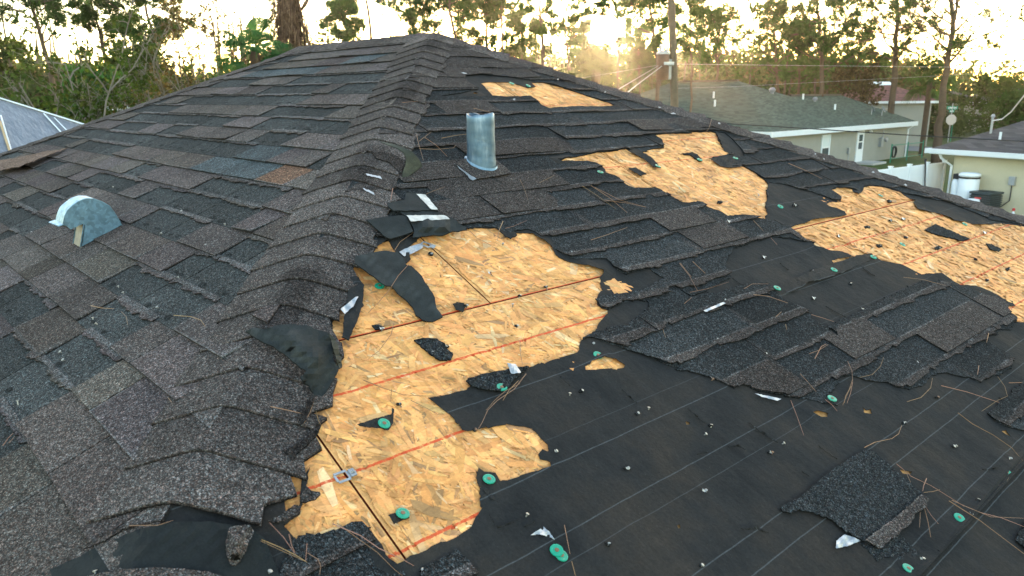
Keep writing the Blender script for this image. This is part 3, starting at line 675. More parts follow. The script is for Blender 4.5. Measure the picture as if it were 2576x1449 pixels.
def near_hip(t, q, h): return np.array([t + q, -t + q, -SL * (t + smooth_abs(q)) + h])
def right_hip(t, q, h): return np.array([t - q, t + q, -SL * (t + smooth_abs(q)) + h])
def left_hip(t, q, h): return np.array([-LR - t + q, -t - q, -SL * (t + smooth_abs(q)) + h])
def ridge(t, q, h): return np.array([-t, q, -SL * smooth_abs(q) + h])
def ncol(t, q, base):
    c = base * (1 + .12 * math.sin(t * 23)); 
    return c * (.62 if abs(q - .01) < .035 and math.sin(t * 11) > .2 else 1)
caps(near_hip, 0.03, 2.21, .0835, lambda t: .111, lambda t: .085 if t < 1.0 else (.10 if t < 1.95 else .125), 11, colf=ncol)
caps(near_hip, 2.45, 3.2, .0835, lambda t: .111, lambda t: .085, 12)
caps(right_hip, 0.04, 4.1, .085, lambda t: .10, lambda t: .10, 13, lift=.012)
caps(left_hip, 0.03, 4.1, .085, lambda t: .10, lambda t: .10, 14)
caps(ridge, 0.02, LR, .12, lambda t: .13, lambda t: .13, 15)
print('shingles', cnt_sh, nL)

# ------------------------------------------------------------------ torn flaps, scraps and small fixings on the roof
def flap(name, pts, m, parent=house, inner=(), step=14, th=.0035, col=(1, 1, 1), seed=1, amp=.002, n=NR, colf=None, ragged=0.8):
    rs = random.Random(seed); P = [tuple(p) for p in pts]
    bd = []; k = len(P)
    for i in range(k):
        a, b_ = np.array(P[i]), np.array(P[(i + 1) % k]); L = np.hypot(*(b_ - a)[:2]); q = max(1, int(L / step * 1.5))
        for j in range(q):
            c = a + (b_ - a) * j / q; c[:2] += [rs.gauss(0, ragged), rs.gauss(0, ragged)]; bd.append(tuple(c))
    ctl = np.array([p for p in P] + [tuple(p) for p in inner]); poly = [p[:2] for p in bd]
    lo, hi = np.array(poly).min(0), np.array(poly).max(0); grid = np.array([(x, y) for x in np.arange(lo[0], hi[0], step) for y in np.arange(lo[1], hi[1], step)])
    if len(grid): grid = grid[pip(grid, poly)]
    V, F = cdt([poly], lambda c: pip(c, poly), [tuple(g_) for g_ in grid])
    v3 = []; cl = []
    for x, y in V:
        d2 = (ctl[:, 0] - x) ** 2 + (ctl[:, 1] - y) ** 2 + 4; w_ = 1 / d2 ** 1.6; h = float((w_ * ctl[:, 2]).sum() / w_.sum())
        h += amp * math.sin(x * .21 + seed) * math.sin(y * .17 + 2 * seed)
        v3.append(roof_hit((x, y), h)); cl.append(np.array(col) * (colf(x, y) if colf else 1))
    F = [(a, c, b_) for a, b_, c in F]
    v, f = thicken(v3, F, th, n)
    return mk(name, v, f, m, parent, cols=cl + [c * .15 for c in cl], smooth=False)
def zf(z, h, *pts):
    return [(p[0], p[1], h) for p in Z(z, *pts)]
def D6(*pts): return [(901.6 + .1911 * x, 334.9 + .1911 * y) for x, y in pts]      # detail view of the pipe corner
def D5(*pts): return [(579.6 + .2 * x, 772.8 + .2 * y) for x, y in pts]             # detail view of the curled cap
def D4(*pts): return [(869.4 + .1778 * x, 579.6 + .1778 * y) for x, y in pts]       # detail view of the torn strip
gr = M['granule']; un = M['under']
# curled cap beside the big opening: dark underside facing up
p5 = D5((195, 295), (270, 255), (430, 275), (560, 235), (760, 210), (960, 235), (1220, 315), (1290, 480), (1300, 700), (1370, 760), (1290, 930), (1190, 1080), (1090, 1175), (1040, 1080), (985, 990), (880, 880), (960, 800), (840, 720), (700, 600), (540, 490), (380, 420), (240, 330))
h5 = [.035, .04, .045, .055, .065, .07, .065, .05, .04, .03, .02, .016, .012, .016, .03, .05, .055, .05, .045, .04, .035, .032]
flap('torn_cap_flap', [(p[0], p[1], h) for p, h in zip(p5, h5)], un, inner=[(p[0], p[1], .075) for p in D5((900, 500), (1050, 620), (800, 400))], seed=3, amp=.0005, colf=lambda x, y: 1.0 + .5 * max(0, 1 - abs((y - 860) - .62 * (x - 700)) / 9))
p5b = D5((1230, 320), (1290, 370), (1350, 480), (1390, 620), (1405, 750), (1370, 770), (1330, 650), (1290, 500))
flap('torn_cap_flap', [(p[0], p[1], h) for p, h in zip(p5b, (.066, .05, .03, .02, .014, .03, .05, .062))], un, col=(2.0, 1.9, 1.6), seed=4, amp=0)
# torn strip over the top of the opening
p4 = D4((130, 370), (230, 345), (480, 285), (610, 290), (740, 310), (820, 400), (850, 480), (930, 505), (1040, 600), (1140, 740), (1260, 950), (1290, 1100), (1370, 1215), (1250, 1285), (1100, 1270), (1000, 1190), (950, 1080), (850, 980), (720, 880), (660, 780), (560, 780), (440, 680), (300, 580), (140, 460))
h4 = [.034, .034, .030, .030, .030, .03, .03, .028, .022, .018, .014, .012, .008, .006, .008, .010, .012, .018, .024, .03, .032, .034, .034, .034]
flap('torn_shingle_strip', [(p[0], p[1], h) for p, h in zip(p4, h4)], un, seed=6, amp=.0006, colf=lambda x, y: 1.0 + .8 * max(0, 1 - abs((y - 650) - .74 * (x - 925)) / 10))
# two flipped shingles with pale sealant film and one beside them
def hs(pts, h0, h1):
    ys = [p[1] for p in pts]; lo, hi = min(ys), max(ys); return [(p[0], p[1], h0 + (h1 - h0) * (p[1] - lo) / (hi - lo)) for p in pts]
A = flap('flipped_shingle', hs(D6((380, 920), (500, 900), (610, 870), (620, 780), (750, 785), (890, 800), (1040, 975), (1050, 1020), (950, 1012), (700, 1018), (460, 1020), (400, 960)), .024, .036), un, seed=7, amp=.001)
B = flap('flipped_shingle', hs(D6((550, 1030), (680, 1020), (1060, 1020), (1120, 1080), (1280, 1130), (1430, 1270), (1250, 1290), (1100, 1340), (900, 1350), (720, 1370), (735, 1280), (690, 1180), (640, 1110)), .030, .022), un, seed=8, amp=.001, inner=[(p[0], p[1], .045) for p in D6((900, 1220), (1100, 1220))])
flap('flipped_shingle', hs(D6((110, 1135), (300, 1110), (590, 1080), (640, 1110), (680, 1180), (720, 1290), (640, 1330), (420, 1380), (370, 1370), (240, 1260)), .03, .026), un, seed=9, amp=.001)
flap('sealant_film', hs(D6((765, 800), (885, 810), (1045, 1005), (965, 1003)), .0275, .0385), M['tape'], A, seed=10, amp=0, th=.0008, step=8, ragged=.5)
flap('sealant_film', hs(D6((635, 1080), (1130, 1078), (1205, 1130), (1000, 1143), (690, 1158)), .034, .040), M['tape'], B, seed=11, amp=0, th=.0008, step=8, ragged=.5)
# rolled-up cap next to the pipe
def ruled(name, fr, bk, hf, hb, m, col, th=.004, nseg=6):
    v = []; k = len(fr)
    for (p, q, h0, h1) in zip(fr, bk, hf, hb):
        A_, B_ = roof_hit(p, h0), roof_hit(q, h1); v += [A_ + (B_ - A_) * i / nseg for i in range(nseg + 1)]
    f = [(r * (nseg + 1) + c_, (r + 1) * (nseg + 1) + c_, (r + 1) * (nseg + 1) + c_ + 1, r * (nseg + 1) + c_ + 1) for r in range(k - 1) for c_ in range(nseg)]
    v2, f2 = thicken(v, f, th, (AR * .5 + AU * .5 - AF * .3)); return mk(name, v2, f2, m, house, cols=[col] * len(v) + [tuple(np.array(col) * .45)] * len(v), smooth=True)
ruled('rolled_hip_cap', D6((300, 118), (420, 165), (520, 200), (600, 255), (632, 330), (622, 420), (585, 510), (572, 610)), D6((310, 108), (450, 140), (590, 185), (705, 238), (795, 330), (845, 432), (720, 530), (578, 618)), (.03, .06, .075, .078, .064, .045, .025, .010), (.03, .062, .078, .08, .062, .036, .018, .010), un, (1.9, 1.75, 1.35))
flap('hip_cap', [(p[0], p[1], h) for p, h in zip(D6((180, 250), (330, 240), (520, 300), (610, 360), (600, 430), (560, 520), (400, 380), (240, 320)), (.020, .022, .022, .022, .020, .020, .021, .021))], gr, seed=13, col=tuple(BROWN * .7), step=7)
# foreground: finger of torn cap, dark under-layer and torn teeth along the caps
flap('torn_cap_finger', [(p[0], p[1], h) for p, h in zip(Z(7, (1640, 1105), (1700, 1085), (1790, 1080), (1820, 1130), (1790, 1190), (1760, 1270), (1720, 1340), (1690, 1375), (1650, 1360), (1620, 1290), (1618, 1200)), (.035, .04, .04, .034, .03, .026, .022, .016, .016, .02, .028))], gr, seed=14, col=tuple(BROWN * 1.1), step=8, inner=[(p[0], p[1], .05) for p in Z(7, (1700, 1200), (1690, 1280))])
flap('cap_underlay', [(p[0], p[1], h) for p, h in zip(Z(7, (150, 1500), (560, 1310), (780, 1200), (1000, 1110), (1250, 1060), (1500, 1060), (1790, 1100), (1900, 1180), (1960, 1330), (2000, 1449), (2000, 1560), (900, 1600), (300, 1600)), (.012, .013, .014, .016, .02, .02, .016, .014, .012, .012, .012, .014, .012))], un, seed=15, col=(.75, .75, .75), step=20)
flap('hip_cap', [(p[0], p[1], h) for p, h in zip(Z(7, (520, 1470), (800, 1410), (1050, 1385), (1300, 1395), (1500, 1420), (1700, 1480), (1700, 1560), (500, 1580)), (.016, .02, .024, .026, .024, .018, .018, .016))], gr, seed=152, col=tuple(BROWN * 1.1), step=14)
flap('torn_cap_flap', zf(7, .018, (600, 1255), (700, 1150), (900, 1085), (1180, 1045), (1000, 1080), (880, 1110), (760, 1190)), gr, seed=151, col=tuple(BROWN * .8), step=10)
for i, (pts, c) in enumerate((([(2020, 545), (2090, 520), (2190, 460), (2230, 395), (2305, 362), (2270, 440), (2210, 500), (2140, 560), (2095, 620), (2080, 600)], .4), ([(2200, 805), (2230, 840), (2290, 845), (2300, 860), (2270, 890), (2190, 920), (2150, 915), (2160, 860)], .7), ([(1920, 1050), (2010, 1010), (2110, 935), (2160, 950), (2150, 990), (2050, 1050), (1960, 1065)], .75), ([(2210, 110), (2245, 150), (2255, 180), (2220, 260), (2190, 330), (2150, 370), (2140, 320), (2190, 220)], .4))):
    flap('torn_cap_edge', zf(7, .020 + .004 * i, *pts), gr, seed=16 + i, col=tuple(BROWN * c), step=9)
flap('torn_felt_edge', zf(7, .008, (1960, 1060), (2060, 1000), (2130, 980), (2150, 920), (2160, 760), (2220, 670), (2190, 830), (2150, 1000), (2040, 1080)), M['felt'], seed=23, step=9)
flap('torn_cap_edge', zf(4, .018, (2450, 1130), (2480, 900), (2510, 700), (2560, 690), (2610, 760), (2600, 900), (2560, 1010), (2500, 1150)), M['felt'], seed=24, step=9)
flap('torn_felt_edge', zf(5, .010, (400, 430), (640, 400), (560, 470), (540, 500), (560, 570), (530, 600), (500, 590), (440, 500)), M['felt'], seed=25, step=9)
flap('felt_tongue', zf(5, .016, (1180, 350), (1250, 380), (1310, 378), (1320, 400), (1275, 422), (1230, 400)), M['felt'], seed=26, step=8)
flap('felt_fold', [(p[0], p[1], h) for p, h in zip(Z(6, (800, 845), (740, 780), (1180, 605), (1460, 530), (1505, 560), (1240, 680), (1130, 712), (1020, 735), (960, 780)), (.007, .008, .008, .008, .008, .012, .016, .018, .012))], M['felt'], seed=27, step=10)
flap('torn_shingle', zf(9, .008, (1380, 1200), (1480, 1290), (1510, 1340), (1600, 1310), (1690, 1335), (1800, 1310), (1830, 1300), (1760, 1230), (1690, 1150), (1560, 1120)), gr, seed=31, col=tuple(DARK), step=9)
flap('torn_shingle', zf(9, .013, (1420, 545), (1470, 540), (1600, 650), (1760, 780), (1845, 855), (1845, 880), (1700, 1000), (1560, 1110), (1490, 1165), (1440, 1205), (1400, 1190), (1330, 1150), (1250, 1090), (1180, 1040), (1060, 990), (960, 975), (900, 995), (840, 980), (830, 950), (980, 870), (1150, 720), (1300, 620)), gr, seed=32, col=tuple(DARK * 1.05), step=10, ragged=1.2)
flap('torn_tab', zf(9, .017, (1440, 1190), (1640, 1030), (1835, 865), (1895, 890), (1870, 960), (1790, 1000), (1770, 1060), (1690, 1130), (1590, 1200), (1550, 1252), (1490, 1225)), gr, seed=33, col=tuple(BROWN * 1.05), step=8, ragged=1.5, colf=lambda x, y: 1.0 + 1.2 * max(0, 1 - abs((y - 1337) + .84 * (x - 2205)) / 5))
# bits of shingle and felt lying on the open panels
for i, (z, h, m, c, pts) in enumerate((
    (5, .010, 'granule', DARK, [(585, 1150), (650, 1135), (740, 1140), (800, 1175), (825, 1220), (865, 1250), (850, 1290), (770, 1295), (700, 1250), (650, 1210)]),
    (5, .008, 'felt', 1, [(860, 890), (890, 880), (940, 890), (950, 920), (930, 950), (880, 930)]),
    (5, .007, 'granule', DARK, [(280, 1045), (330, 1040), (370, 1060), (340, 1075), (300, 1072)]),
    (8, .016, 'felt', 1, [(175, 360), (230, 345), (320, 315), (420, 290), (425, 245), (440, 250), (430, 350), (400, 405), (330, 385), (230, 380)]),
    (8, .005, 'felt', 1, [(400, 1010), (460, 990), (520, 960), (530, 980), (550, 1030), (440, 1075)]),
    (6, .012, 'granule', DARK, [(1855, 360), (1930, 320), (2180, 425), (2130, 440), (1920, 390)]),
    (6, .010, 'granule', DARK, [(2295, 460), (2340, 465), (2405, 500), (2390, 520), (2330, 500)]),
    (3, .010, 'granule', DARK, [(110, 1100), (190, 1090), (230, 1105), (265, 1150), (240, 1155), (180, 1110)]),
    (2, .010, 'felt', 1, [(2120, 1205), (2170, 1200), (2250, 1245), (2210, 1260)]),
    (2, .014, 'felt', 1, [(2110, 1075), (2190, 1070), (2290, 1130), (2355, 1205), (2300, 1195), (2220, 1130)]),
    (3, .012, 'felt', 1, [(320, 1135), (470, 1112), (555, 1190), (470, 1202), (400, 1190)]),
    (6, .010, 'felt', 1, [(1340, 60), (1420, 55), (1410, 90), (1385, 102), (1345, 85)]),
    (5, .014, 'granule', DARK, [(955, 1440), (1050, 1400), (1200, 1370), (1390, 1335), (1410, 1342), (1345, 1395), (1290, 1440), (1260, 1490), (1200, 1515), (1080, 1500), (1000, 1480)]),
    (8, .006, 'felt', 1, [(1030, 700), (1065, 700), (1075, 715), (1145, 715), (1170, 780), (1080, 790), (1185, 915), (1130, 890), (1075, 830), (1040, 790)]),
)):
    flap('shingle_scrap' if m == 'granule' else 'felt_scrap', zf(z, h, *pts), M[m], seed=40 + i, col=tuple(c) if m == 'granule' else (1, 1, 1), step=6, th=.004 if m == 'granule' else .0016, ragged=.6, amp=.003)
for i, (z, h, pts) in enumerate(((8, .007, [(1415, 1158), (1455, 1130), (1510, 1095), (1550, 1130), (1590, 1188), (1540, 1165), (1480, 1150)]), (9, .010, [(1225, 1195), (1280, 1150), (1330, 1165), (1400, 1195), (1300, 1235), (1220, 1252)]), (5, .012, [(475, 520), (560, 480), (640, 455), (645, 490), (575, 530), (510, 552)]), (4, .022, [(2440, 930), (2490, 890), (2545, 845), (2568, 840), (2530, 910), (2470, 965)]), (6, .02, [(270, 940), (340, 910), (410, 880), (430, 890), (340, 930), (285, 950)]), (9, .014, [(640, 140), (720, 155), (830, 180), (800, 192), (690, 165)]), (5, .02, [(1250, 1315), (1310, 1325), (1350, 1385), (1280, 1395)]))):
    flap('film_scrap', zf(z, h, *pts), M['foil'], seed=70 + i, step=6, th=.0006, ragged=.4, amp=.003)
for i, (p, q) in enumerate((((215, 745), (310, 770)), ((240, 535), (310, 560)))):
    a, b_ = D6((60 + 40 * i, 720 - 190 * i), (200 + 100 * i, 780 - 210 * i)); flap('film_scrap', [(a[0], a[1], .022), (b_[0], b_[1], .022), (b_[0] + 2, b_[1] + 6, .022), (a[0] + 3, a[1] + 5, .022)], M['foil'], seed=80 + i, step=5, th=.0006, ragged=.5, amp=0)

flap('lifted_shingle', [(p[0], p[1], h) for p, h in zip(Z(1, (-30, 1150), (85, 1132), (200, 1112), (330, 1082), (480, 1062), (340, 1112), (220, 1160), (130, 1195), (-30, 1225)), (.03, .04, .045, .04, .02, .035, .05, .055, .05))], gr, seed=28, col=(.15, .105, .08), step=8, n=NL)
def tear(z, pts, wd=3.0, seed=0):
    P = Z(z, *pts); rs = random.Random(seed); up_, dn = [], []
    for i, p in enumerate(P):
        t = math.sin(math.pi * (i + .3) / (len(P) - .4)); up_.append((p[0] + rs.uniform(-1, 1), p[1] - wd * t * rs.uniform(.5, 1), .011 + .006 * t)); dn.append((p[0], p[1] + wd * .5 * t, .008))
    flap('felt_tear', up_ + dn[::-1], M['felt'], seed=seed, step=5, th=.0016, ragged=.5, amp=.001)
for i, (z, pts) in enumerate(((9, [(540, 1108), (600, 1112), (650, 1100), (690, 1125), (740, 1140)]), (9, [(450, 520), (520, 515), (575, 540)]), (9, [(160, 245), (220, 300), (280, 350)]), (9, [(600, 350), (700, 425), (800, 490)]), (9, [(980, 700), (1035, 730)]), (9, [(1100, 515), (1230, 610)]), (9, [(230, 575), (300, 560)]), (9, [(1940, 1260), (1965, 1275), (1935, 1330)]), (9, [(2270, 685), (2350, 680), (2420, 645)]), (8, [(1120, 1005), (1150, 1060), (1185, 1100), (1260, 1075), (1330, 1045)]), (8, [(1370, 1095), (1450, 1060)]), (8, [(2075, 110), (2130, 165), (2180, 210)]), (8, [(1630, 20), (1700, 80)]), (8, [(1025, 1290), (1035, 1210)]), (6, [(820, 600), (880, 650)]), (6, [(480, 710), (560, 760)]), (6, [(1150, 910), (1290, 985)]), (6, [(1410, 630), (1500, 690)]), (6, [(780, 290), (850, 330)]))): tear(z, pts, 3.2, 400 + i)
# green-capped nails, plain nails, joint clips
def local_frame(p, h):
    P = roof_hit(p, h); n = NR if P[0] + P[1] > 0 else NL
    return P, n
def cap_nail(p, h=.006, tilt=(0, 0)):
    P, n = local_frame(p, h); ax = n + np.array([tilt[0], tilt[1], 0]); R_ = .0135
    mb = MB(); mb.lathe([(R_ * .96, 0), (R_, .0008), (R_ * .97, .0022), (R_ * .72, .0026), (R_ * .62, .0020), (R_ * .40, .0023)], P, ax, 20)
    o = mb.build('cap_nail', M['green_cap'], house)
    mh = MB(); mh.lathe([(.0042, .0018), (.0045, .0030), (.0036, .0036)], P, ax, 10); mh.build('nail_head', M['rust'], o)
CAPS = [((1504, 894), .008), ((1262, 975), .012), ((966, 1066), .018), ((1230, 1206), .008), ((1013, 1292), .008), ((1400, 1385), .010), ((1412, 1398), .006), ((955, 720), .006), ((2093, 1003), .018), ((2197, 647), .012), ((2098, 679), .012), ((1955, 725), .014), ((1655, 418), .014), ((1760, 402), .012), ((1510, 433), .010), ((2270, 615), .006), ((2532, 1189), .008), ((2413, 1303), .008), ((2285, 1431), .008), ((1287, 210), .012), ((1329, 216), .012), ((1850, 398), .014), ((1963, 520), .008), ((2427, 564), .010), ((2215, 492), .010)]
for i, (p, h) in enumerate(CAPS): cap_nail(p, h, (random.Random(i).uniform(-.12, .12), random.Random(i + 50).uniform(-.12, .12)))
def nail(p, h=.008, rust=False, seed=0):
    P, n = local_frame(p, h); rs = random.Random(seed); ax = n + np.array([rs.uniform(-.5, .5), rs.uniform(-.5, .5), 0])
    mb = MB(); mb.lathe([(.0016, -.012), (.0016, -.001), (.0037, 0), (.0039, .0010), (.0026, .0016)], P, ax, 9); mb.build('nail', M['rust'] if rust else M['nail'], house)
NAILS = Z(9, (290, 430), (330, 365), (850, 495), (765, 560), (290, 835), (265, 1370), (2085, 515), (2475, 605), (2245, 898), (1720, 350), (1955, 165), (880, 970), (1420, 1105), (1850, 1322), (2195, 1005), (1390, 630), (805, 130), (340, 35)) + Z(8, (1700, 140), (1790, 118), (2190, 280), (2265, 242), (2118, 675), (1605, 552), (1025, 398), (1395, 1005), (1980, 1220), (645, 1405), (480, 215), (155, 705)) + Z(5, (1220, 460), (1130, 668), (1530, 768), (965, 903), (1325, 1048), (360, 1067), (815, 1195), (715, 1240), (1185, 1392), (1290, 895), (1345, 830), (710, 532), (1870, 1175), (1715, 340), (1725, 522), (1330, 1360)) + Z(6, (935, 185), (715, 555), (1060, 655), (1330, 745), (1070, 850), (1415, 930), (1250, 405), (1620, 293), (1715, 282), (1455, 342), (1730, 415), (1540, 475), (1965, 490), (2230, 572), (2310, 718), (2465, 640), (1610, 157), (370, 1145), (740, 1250), (1410, 1210), (1815, 1310), (100, 62), (670, 112), (400, 162), (460, 302), (700, 987), (447, 868), (2300, 380))
for i, p in enumerate(NAILS):
    nail(p, .010 if i < 60 else .009, i % 7 == 3, i)
    rs = random.Random(900 + i); r_ = rs.random()
    if r_ < .7:   # torn black crumb under the nail
        k = rs.uniform(5, 9); pts = [(p[0] + k * math.cos(t) * rs.uniform(.5, 1.3) - 3, p[1] + .55 * k * math.sin(t) * rs.uniform(.5, 1.3), .007 + rs.uniform(0, .006)) for t in np.linspace(0, 5.6, 8)]
        flap('shingle_scrap', pts, gr, seed=i, step=5, col=tuple(DARK * .7), th=.003, ragged=.5, amp=.002)
    if r_ < .24 or .7 < r_ < .86:
        k = rs.uniform(5, 10); an = rs.uniform(2.4, 4.0); pts = [(p[0], p[1], .009), (p[0] + k * math.cos(an), p[1] - k * .5 * abs(math.sin(an)) - 3, .016), (p[0] + k * math.cos(an + .7), p[1] + 2, .013), (p[0] - 1, p[1] + 4, .009)]
        flap('film_scrap', pts, M['foil'], seed=i, step=4, th=.0006, ragged=.3, amp=.001)
FR = Z(3, (55, 812), (640, 962), (385, 882), (872, 1032), (1072, 1102), (1098, 1082), (1135, 1137), (700, 1047), (1488, 1232), (1600, 1282), (1720, 1325)) + Z(2, (1212, 716), (1300, 710), (1455, 520), (1612, 567), (1880, 622), (1950, 657), (2105, 702), (2342, 767), (2392, 764), (2440, 812), (2262, 758), (940, 522), (1430, 484))
for i, p in enumerate(FR[::2]):
    rs = random.Random(700 + i); k = rs.choice((2.0, 3.0, 4.0, 7.5)); flap('film_scrap', [(p[0] - k, p[1] + rs.uniform(-1, 1), .030), (p[0] + rs.uniform(-2, 2), p[1] - rs.uniform(1.5, 3), .032), (p[0] + k, p[1] + 1, .030), (p[0], p[1] + 2.5, .028)], M['foil'], seed=i, step=4, th=.0008, ragged=.4, amp=0, col=(.75, .72, .68))
LN = [(p, .012) for p in Z(4, (1300, 225), (1610, 320), (1475, 470), (1010, 572), (1275, 700), (845, 765), (880, 810), (1125, 915), (665, 992), (685, 1032), (430, 1235), (450, 1293), (225, 378), (810, 52), (125, 195), (1155, 385))] + [(p, .016) for p in Z(7, (680, 1415), (1935, 1415), (1415, 1430), (125, 193))]
for i, (p, h) in enumerate(LN): nail(p, h, False, 300 + i)
def clip(p, ang):
    P, n = local_frame(p, .007); a = np.array([0, 1.0, 0]) * math.cos(ang) + R3(0, 1, 0) / np.linalg.norm(R3(0, 1, 0)) * math.sin(ang); b_ = np.cross(n, a); mb = MB()
    for k in (-1, 1): mb.box((-.013, k * .0105 - .0024, 0), (.013, k * .0105 + .0024, .0018), ax=(a, b_, n), o=P)
    for k in (-1, 1): mb.box((k * .013 - .0024, -.008, .0002), (k * .013 + .0024, .008, .0016), ax=(a, b_, n), o=P)
    mb.box((.0155, -.009, .001), (.027, .009, .004), ax=(a, b_, n), o=P); mb.build('panel_clip', M['foil'], house)
clip((861, 1200), .0); clip((1072, 616), .9)

# vent pipe with its lead sleeve and flashing shingle
pb = Rp((1211, 416), .012); PB = R3(pb[0], pb[1], .012)
dv = ray((1213, 288)); tt_ = math.hypot(PB[0] - CAM[0], PB[1] - CAM[1]) / math.hypot(dv[0], dv[1]); ztop = (CAM + dv * tt_)[2]; Hh = ztop - PB[2]
R_ = .0505; mb = MB(); n = 28; prof = []
for i in range(15):
    t = i / 14; prof.append((R_ * (1.06 + .05 * (math.sin(i * 2.3) > .6 and t < .35) - .05 * t), Hh * t))
v = []; cl = []
for i, (r_, h) in enumerate(prof):
    for j in range(n):
        a = 2 * math.pi * j / n; k = 1 + (.012 * math.sin(3 * a + i) if i > 2 else 0); hh = h + (.004 * math.sin(2 * a + 1) + .004 * math.sin(5 * a) if i == 14 else 0)
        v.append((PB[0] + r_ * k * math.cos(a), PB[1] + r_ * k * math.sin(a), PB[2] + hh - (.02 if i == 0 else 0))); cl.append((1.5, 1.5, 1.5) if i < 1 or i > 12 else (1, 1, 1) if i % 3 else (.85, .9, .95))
for i, r_ in enumerate((.9, .86, .84)):
    for j in range(n):
        a = 2 * math.pi * j / n; v.append((PB[0] + R_ * r_ * math.cos(a), PB[1] + R_ * r_ * math.sin(a), PB[2] + Hh * (1 - .1 * i) + (.006 * math.sin(2 * a + 1) if i == 0 else 0))); cl.append((.5, .55, .6))
f = [(i * n + j, i * n + (j + 1) % n, (i + 1) * n + (j + 1) % n, (i + 1) * n + j) for i in range(17) for j in range(n)] + [tuple(17 * n + j for j in range(n))]
pipe = mk('vent_pipe', v, f, M['lead'], house, cols=cl, smooth=True)
mb = MB(); m2 = 28; v = []
for k, (r_, h) in enumerate(((1.08, .016), (1.18, .006), (1.30, .0045), (1.28, .001))):
    for j in range(m2):
        a = 2 * math.pi * j / m2; q = r_ * R_ * (1 + (.05 * math.sin(4 * a) + .03 * math.sin(9 * a) if k > 1 else 0)); v.append(R3(pb[0] + q * math.sin(a), pb[1] + q * math.cos(a) * 1.05, h + .014))
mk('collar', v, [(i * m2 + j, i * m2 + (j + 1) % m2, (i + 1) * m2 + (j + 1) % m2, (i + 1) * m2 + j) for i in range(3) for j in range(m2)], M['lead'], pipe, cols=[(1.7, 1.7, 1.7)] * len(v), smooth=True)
q = D6((1270, 390), (1420, 330), (1800, 330), (1900, 420), (2020, 530), (1800, 560), (1560, 605))
flap('flashing_shingle', [(p[0], p[1], .022) for p in q], gr, seed=90, col=tuple(BROWN * 1.05), step=12, amp=.001)
q = D6((1262, 398), (1300, 395), (1400, 470), (1565, 595), (1550, 612), (1505, 625), (1380, 500))
flap('flashing_edge', [(p[0], p[1], .020) for p in q], M['foil'], seed=91, step=8, th=.002, amp=0)

# galvanised hood vent on the long slope
def DV(*pts): return [(96.6 + .12 * x, 470.0 + .12 * y) for x, y in pts]
bx = Lp(DV((865, 1275))[0], .012); XV = bx[0]
def onX(p): d = ray(p); return CAM + d * ((XV - CAM[0]) / d[0])
side = DV((515, 770), (680, 895), (950, 770), (935, 800), (865, 1275), (1100, 1150), (1420, 975), (1745, 800), (1690, 700), (1600, 560), (1480, 400), (1320, 310), (1150, 255), (1000, 250), (850, 300), (720, 390), (620, 480), (560, 600))
S3 = [onX(p) for p in side]; WV = .105; S4 = [p - np.array([WV, 0, 0]) for p in S3]; k = len(S3)
poly2 = [(p[1], p[2]) for p in S3]; V2, F2 = cdt([poly2], lambda c: pip(c, poly2))
def nearest(P): return min(range(k), key=lambda i: (S3[i][1] - P[0]) ** 2 + (S3[i][2] - P[1]) ** 2)
F2 = [tuple(nearest(V2[i]) for i in f) for f in F2]
hood = mk('hood_vent', S3, F2, M['galv'], house, cols=[(1, 1, 1)] * k)
mk('side_panel', S4, [tuple(reversed(f)) for f in F2], M['galv'], hood, cols=[(1, 1, 1)] * k)
arc = list(range(7, k)) + [0]; v = []; 
for i in arc: v += [S3[i] + np.array([.002, 0, 0]), S4[i] - np.array([.002, 0, 0])]
cen = np.mean([S3[i] for i in arc], 0); v = [p + .0025 * (p - cen - np.array([(p - cen)[0], 0, 0])) / (np.linalg.norm((p - cen)[1:]) + 1e-6) for p in v]
f = [(2 * i, 2 * i + 1, 2 * i + 3, 2 * i + 2) for i in range(len(arc) - 1)]
v2, f2 = thicken(v, f, .003, (0, 0, 1)); mk('hood_top', v2, f2, M['galv'], hood, cols=[(1.5, 1.5, 1.5)] * len(v2), smooth=False)  # same metal as the sides, brightened: sky reflection put into the top's colour
a, b_ = S3[3], S3[4]; dy = np.array([0, 1, 0]) * .004; wv = np.array([WV, 0, 0]); tv, tf = thicken([a + dy, b_ + dy, b_ + dy - wv, a + dy - wv], [(0, 1, 2), (0, 2, 3)], .003, (0, -1, 0))
mk('throat_plate', tv, tf, M['tape'], hood, cols=[(.42, .41, .37)] * len(tv))
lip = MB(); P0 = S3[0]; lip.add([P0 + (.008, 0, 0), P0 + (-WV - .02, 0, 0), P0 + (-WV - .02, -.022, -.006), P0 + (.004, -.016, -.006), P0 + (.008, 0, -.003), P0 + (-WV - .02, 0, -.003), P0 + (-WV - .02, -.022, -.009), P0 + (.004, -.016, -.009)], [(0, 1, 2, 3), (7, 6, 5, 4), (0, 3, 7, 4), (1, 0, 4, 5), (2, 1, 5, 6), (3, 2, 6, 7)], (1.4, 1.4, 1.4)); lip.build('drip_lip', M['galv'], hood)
q = [(bx[0] - WV - .05, bx[1] + .03), (bx[0] + .05, bx[1] + .03), (bx[0] + .05, bx[1] - .21), (bx[0] - WV - .05, bx[1] - .21)]

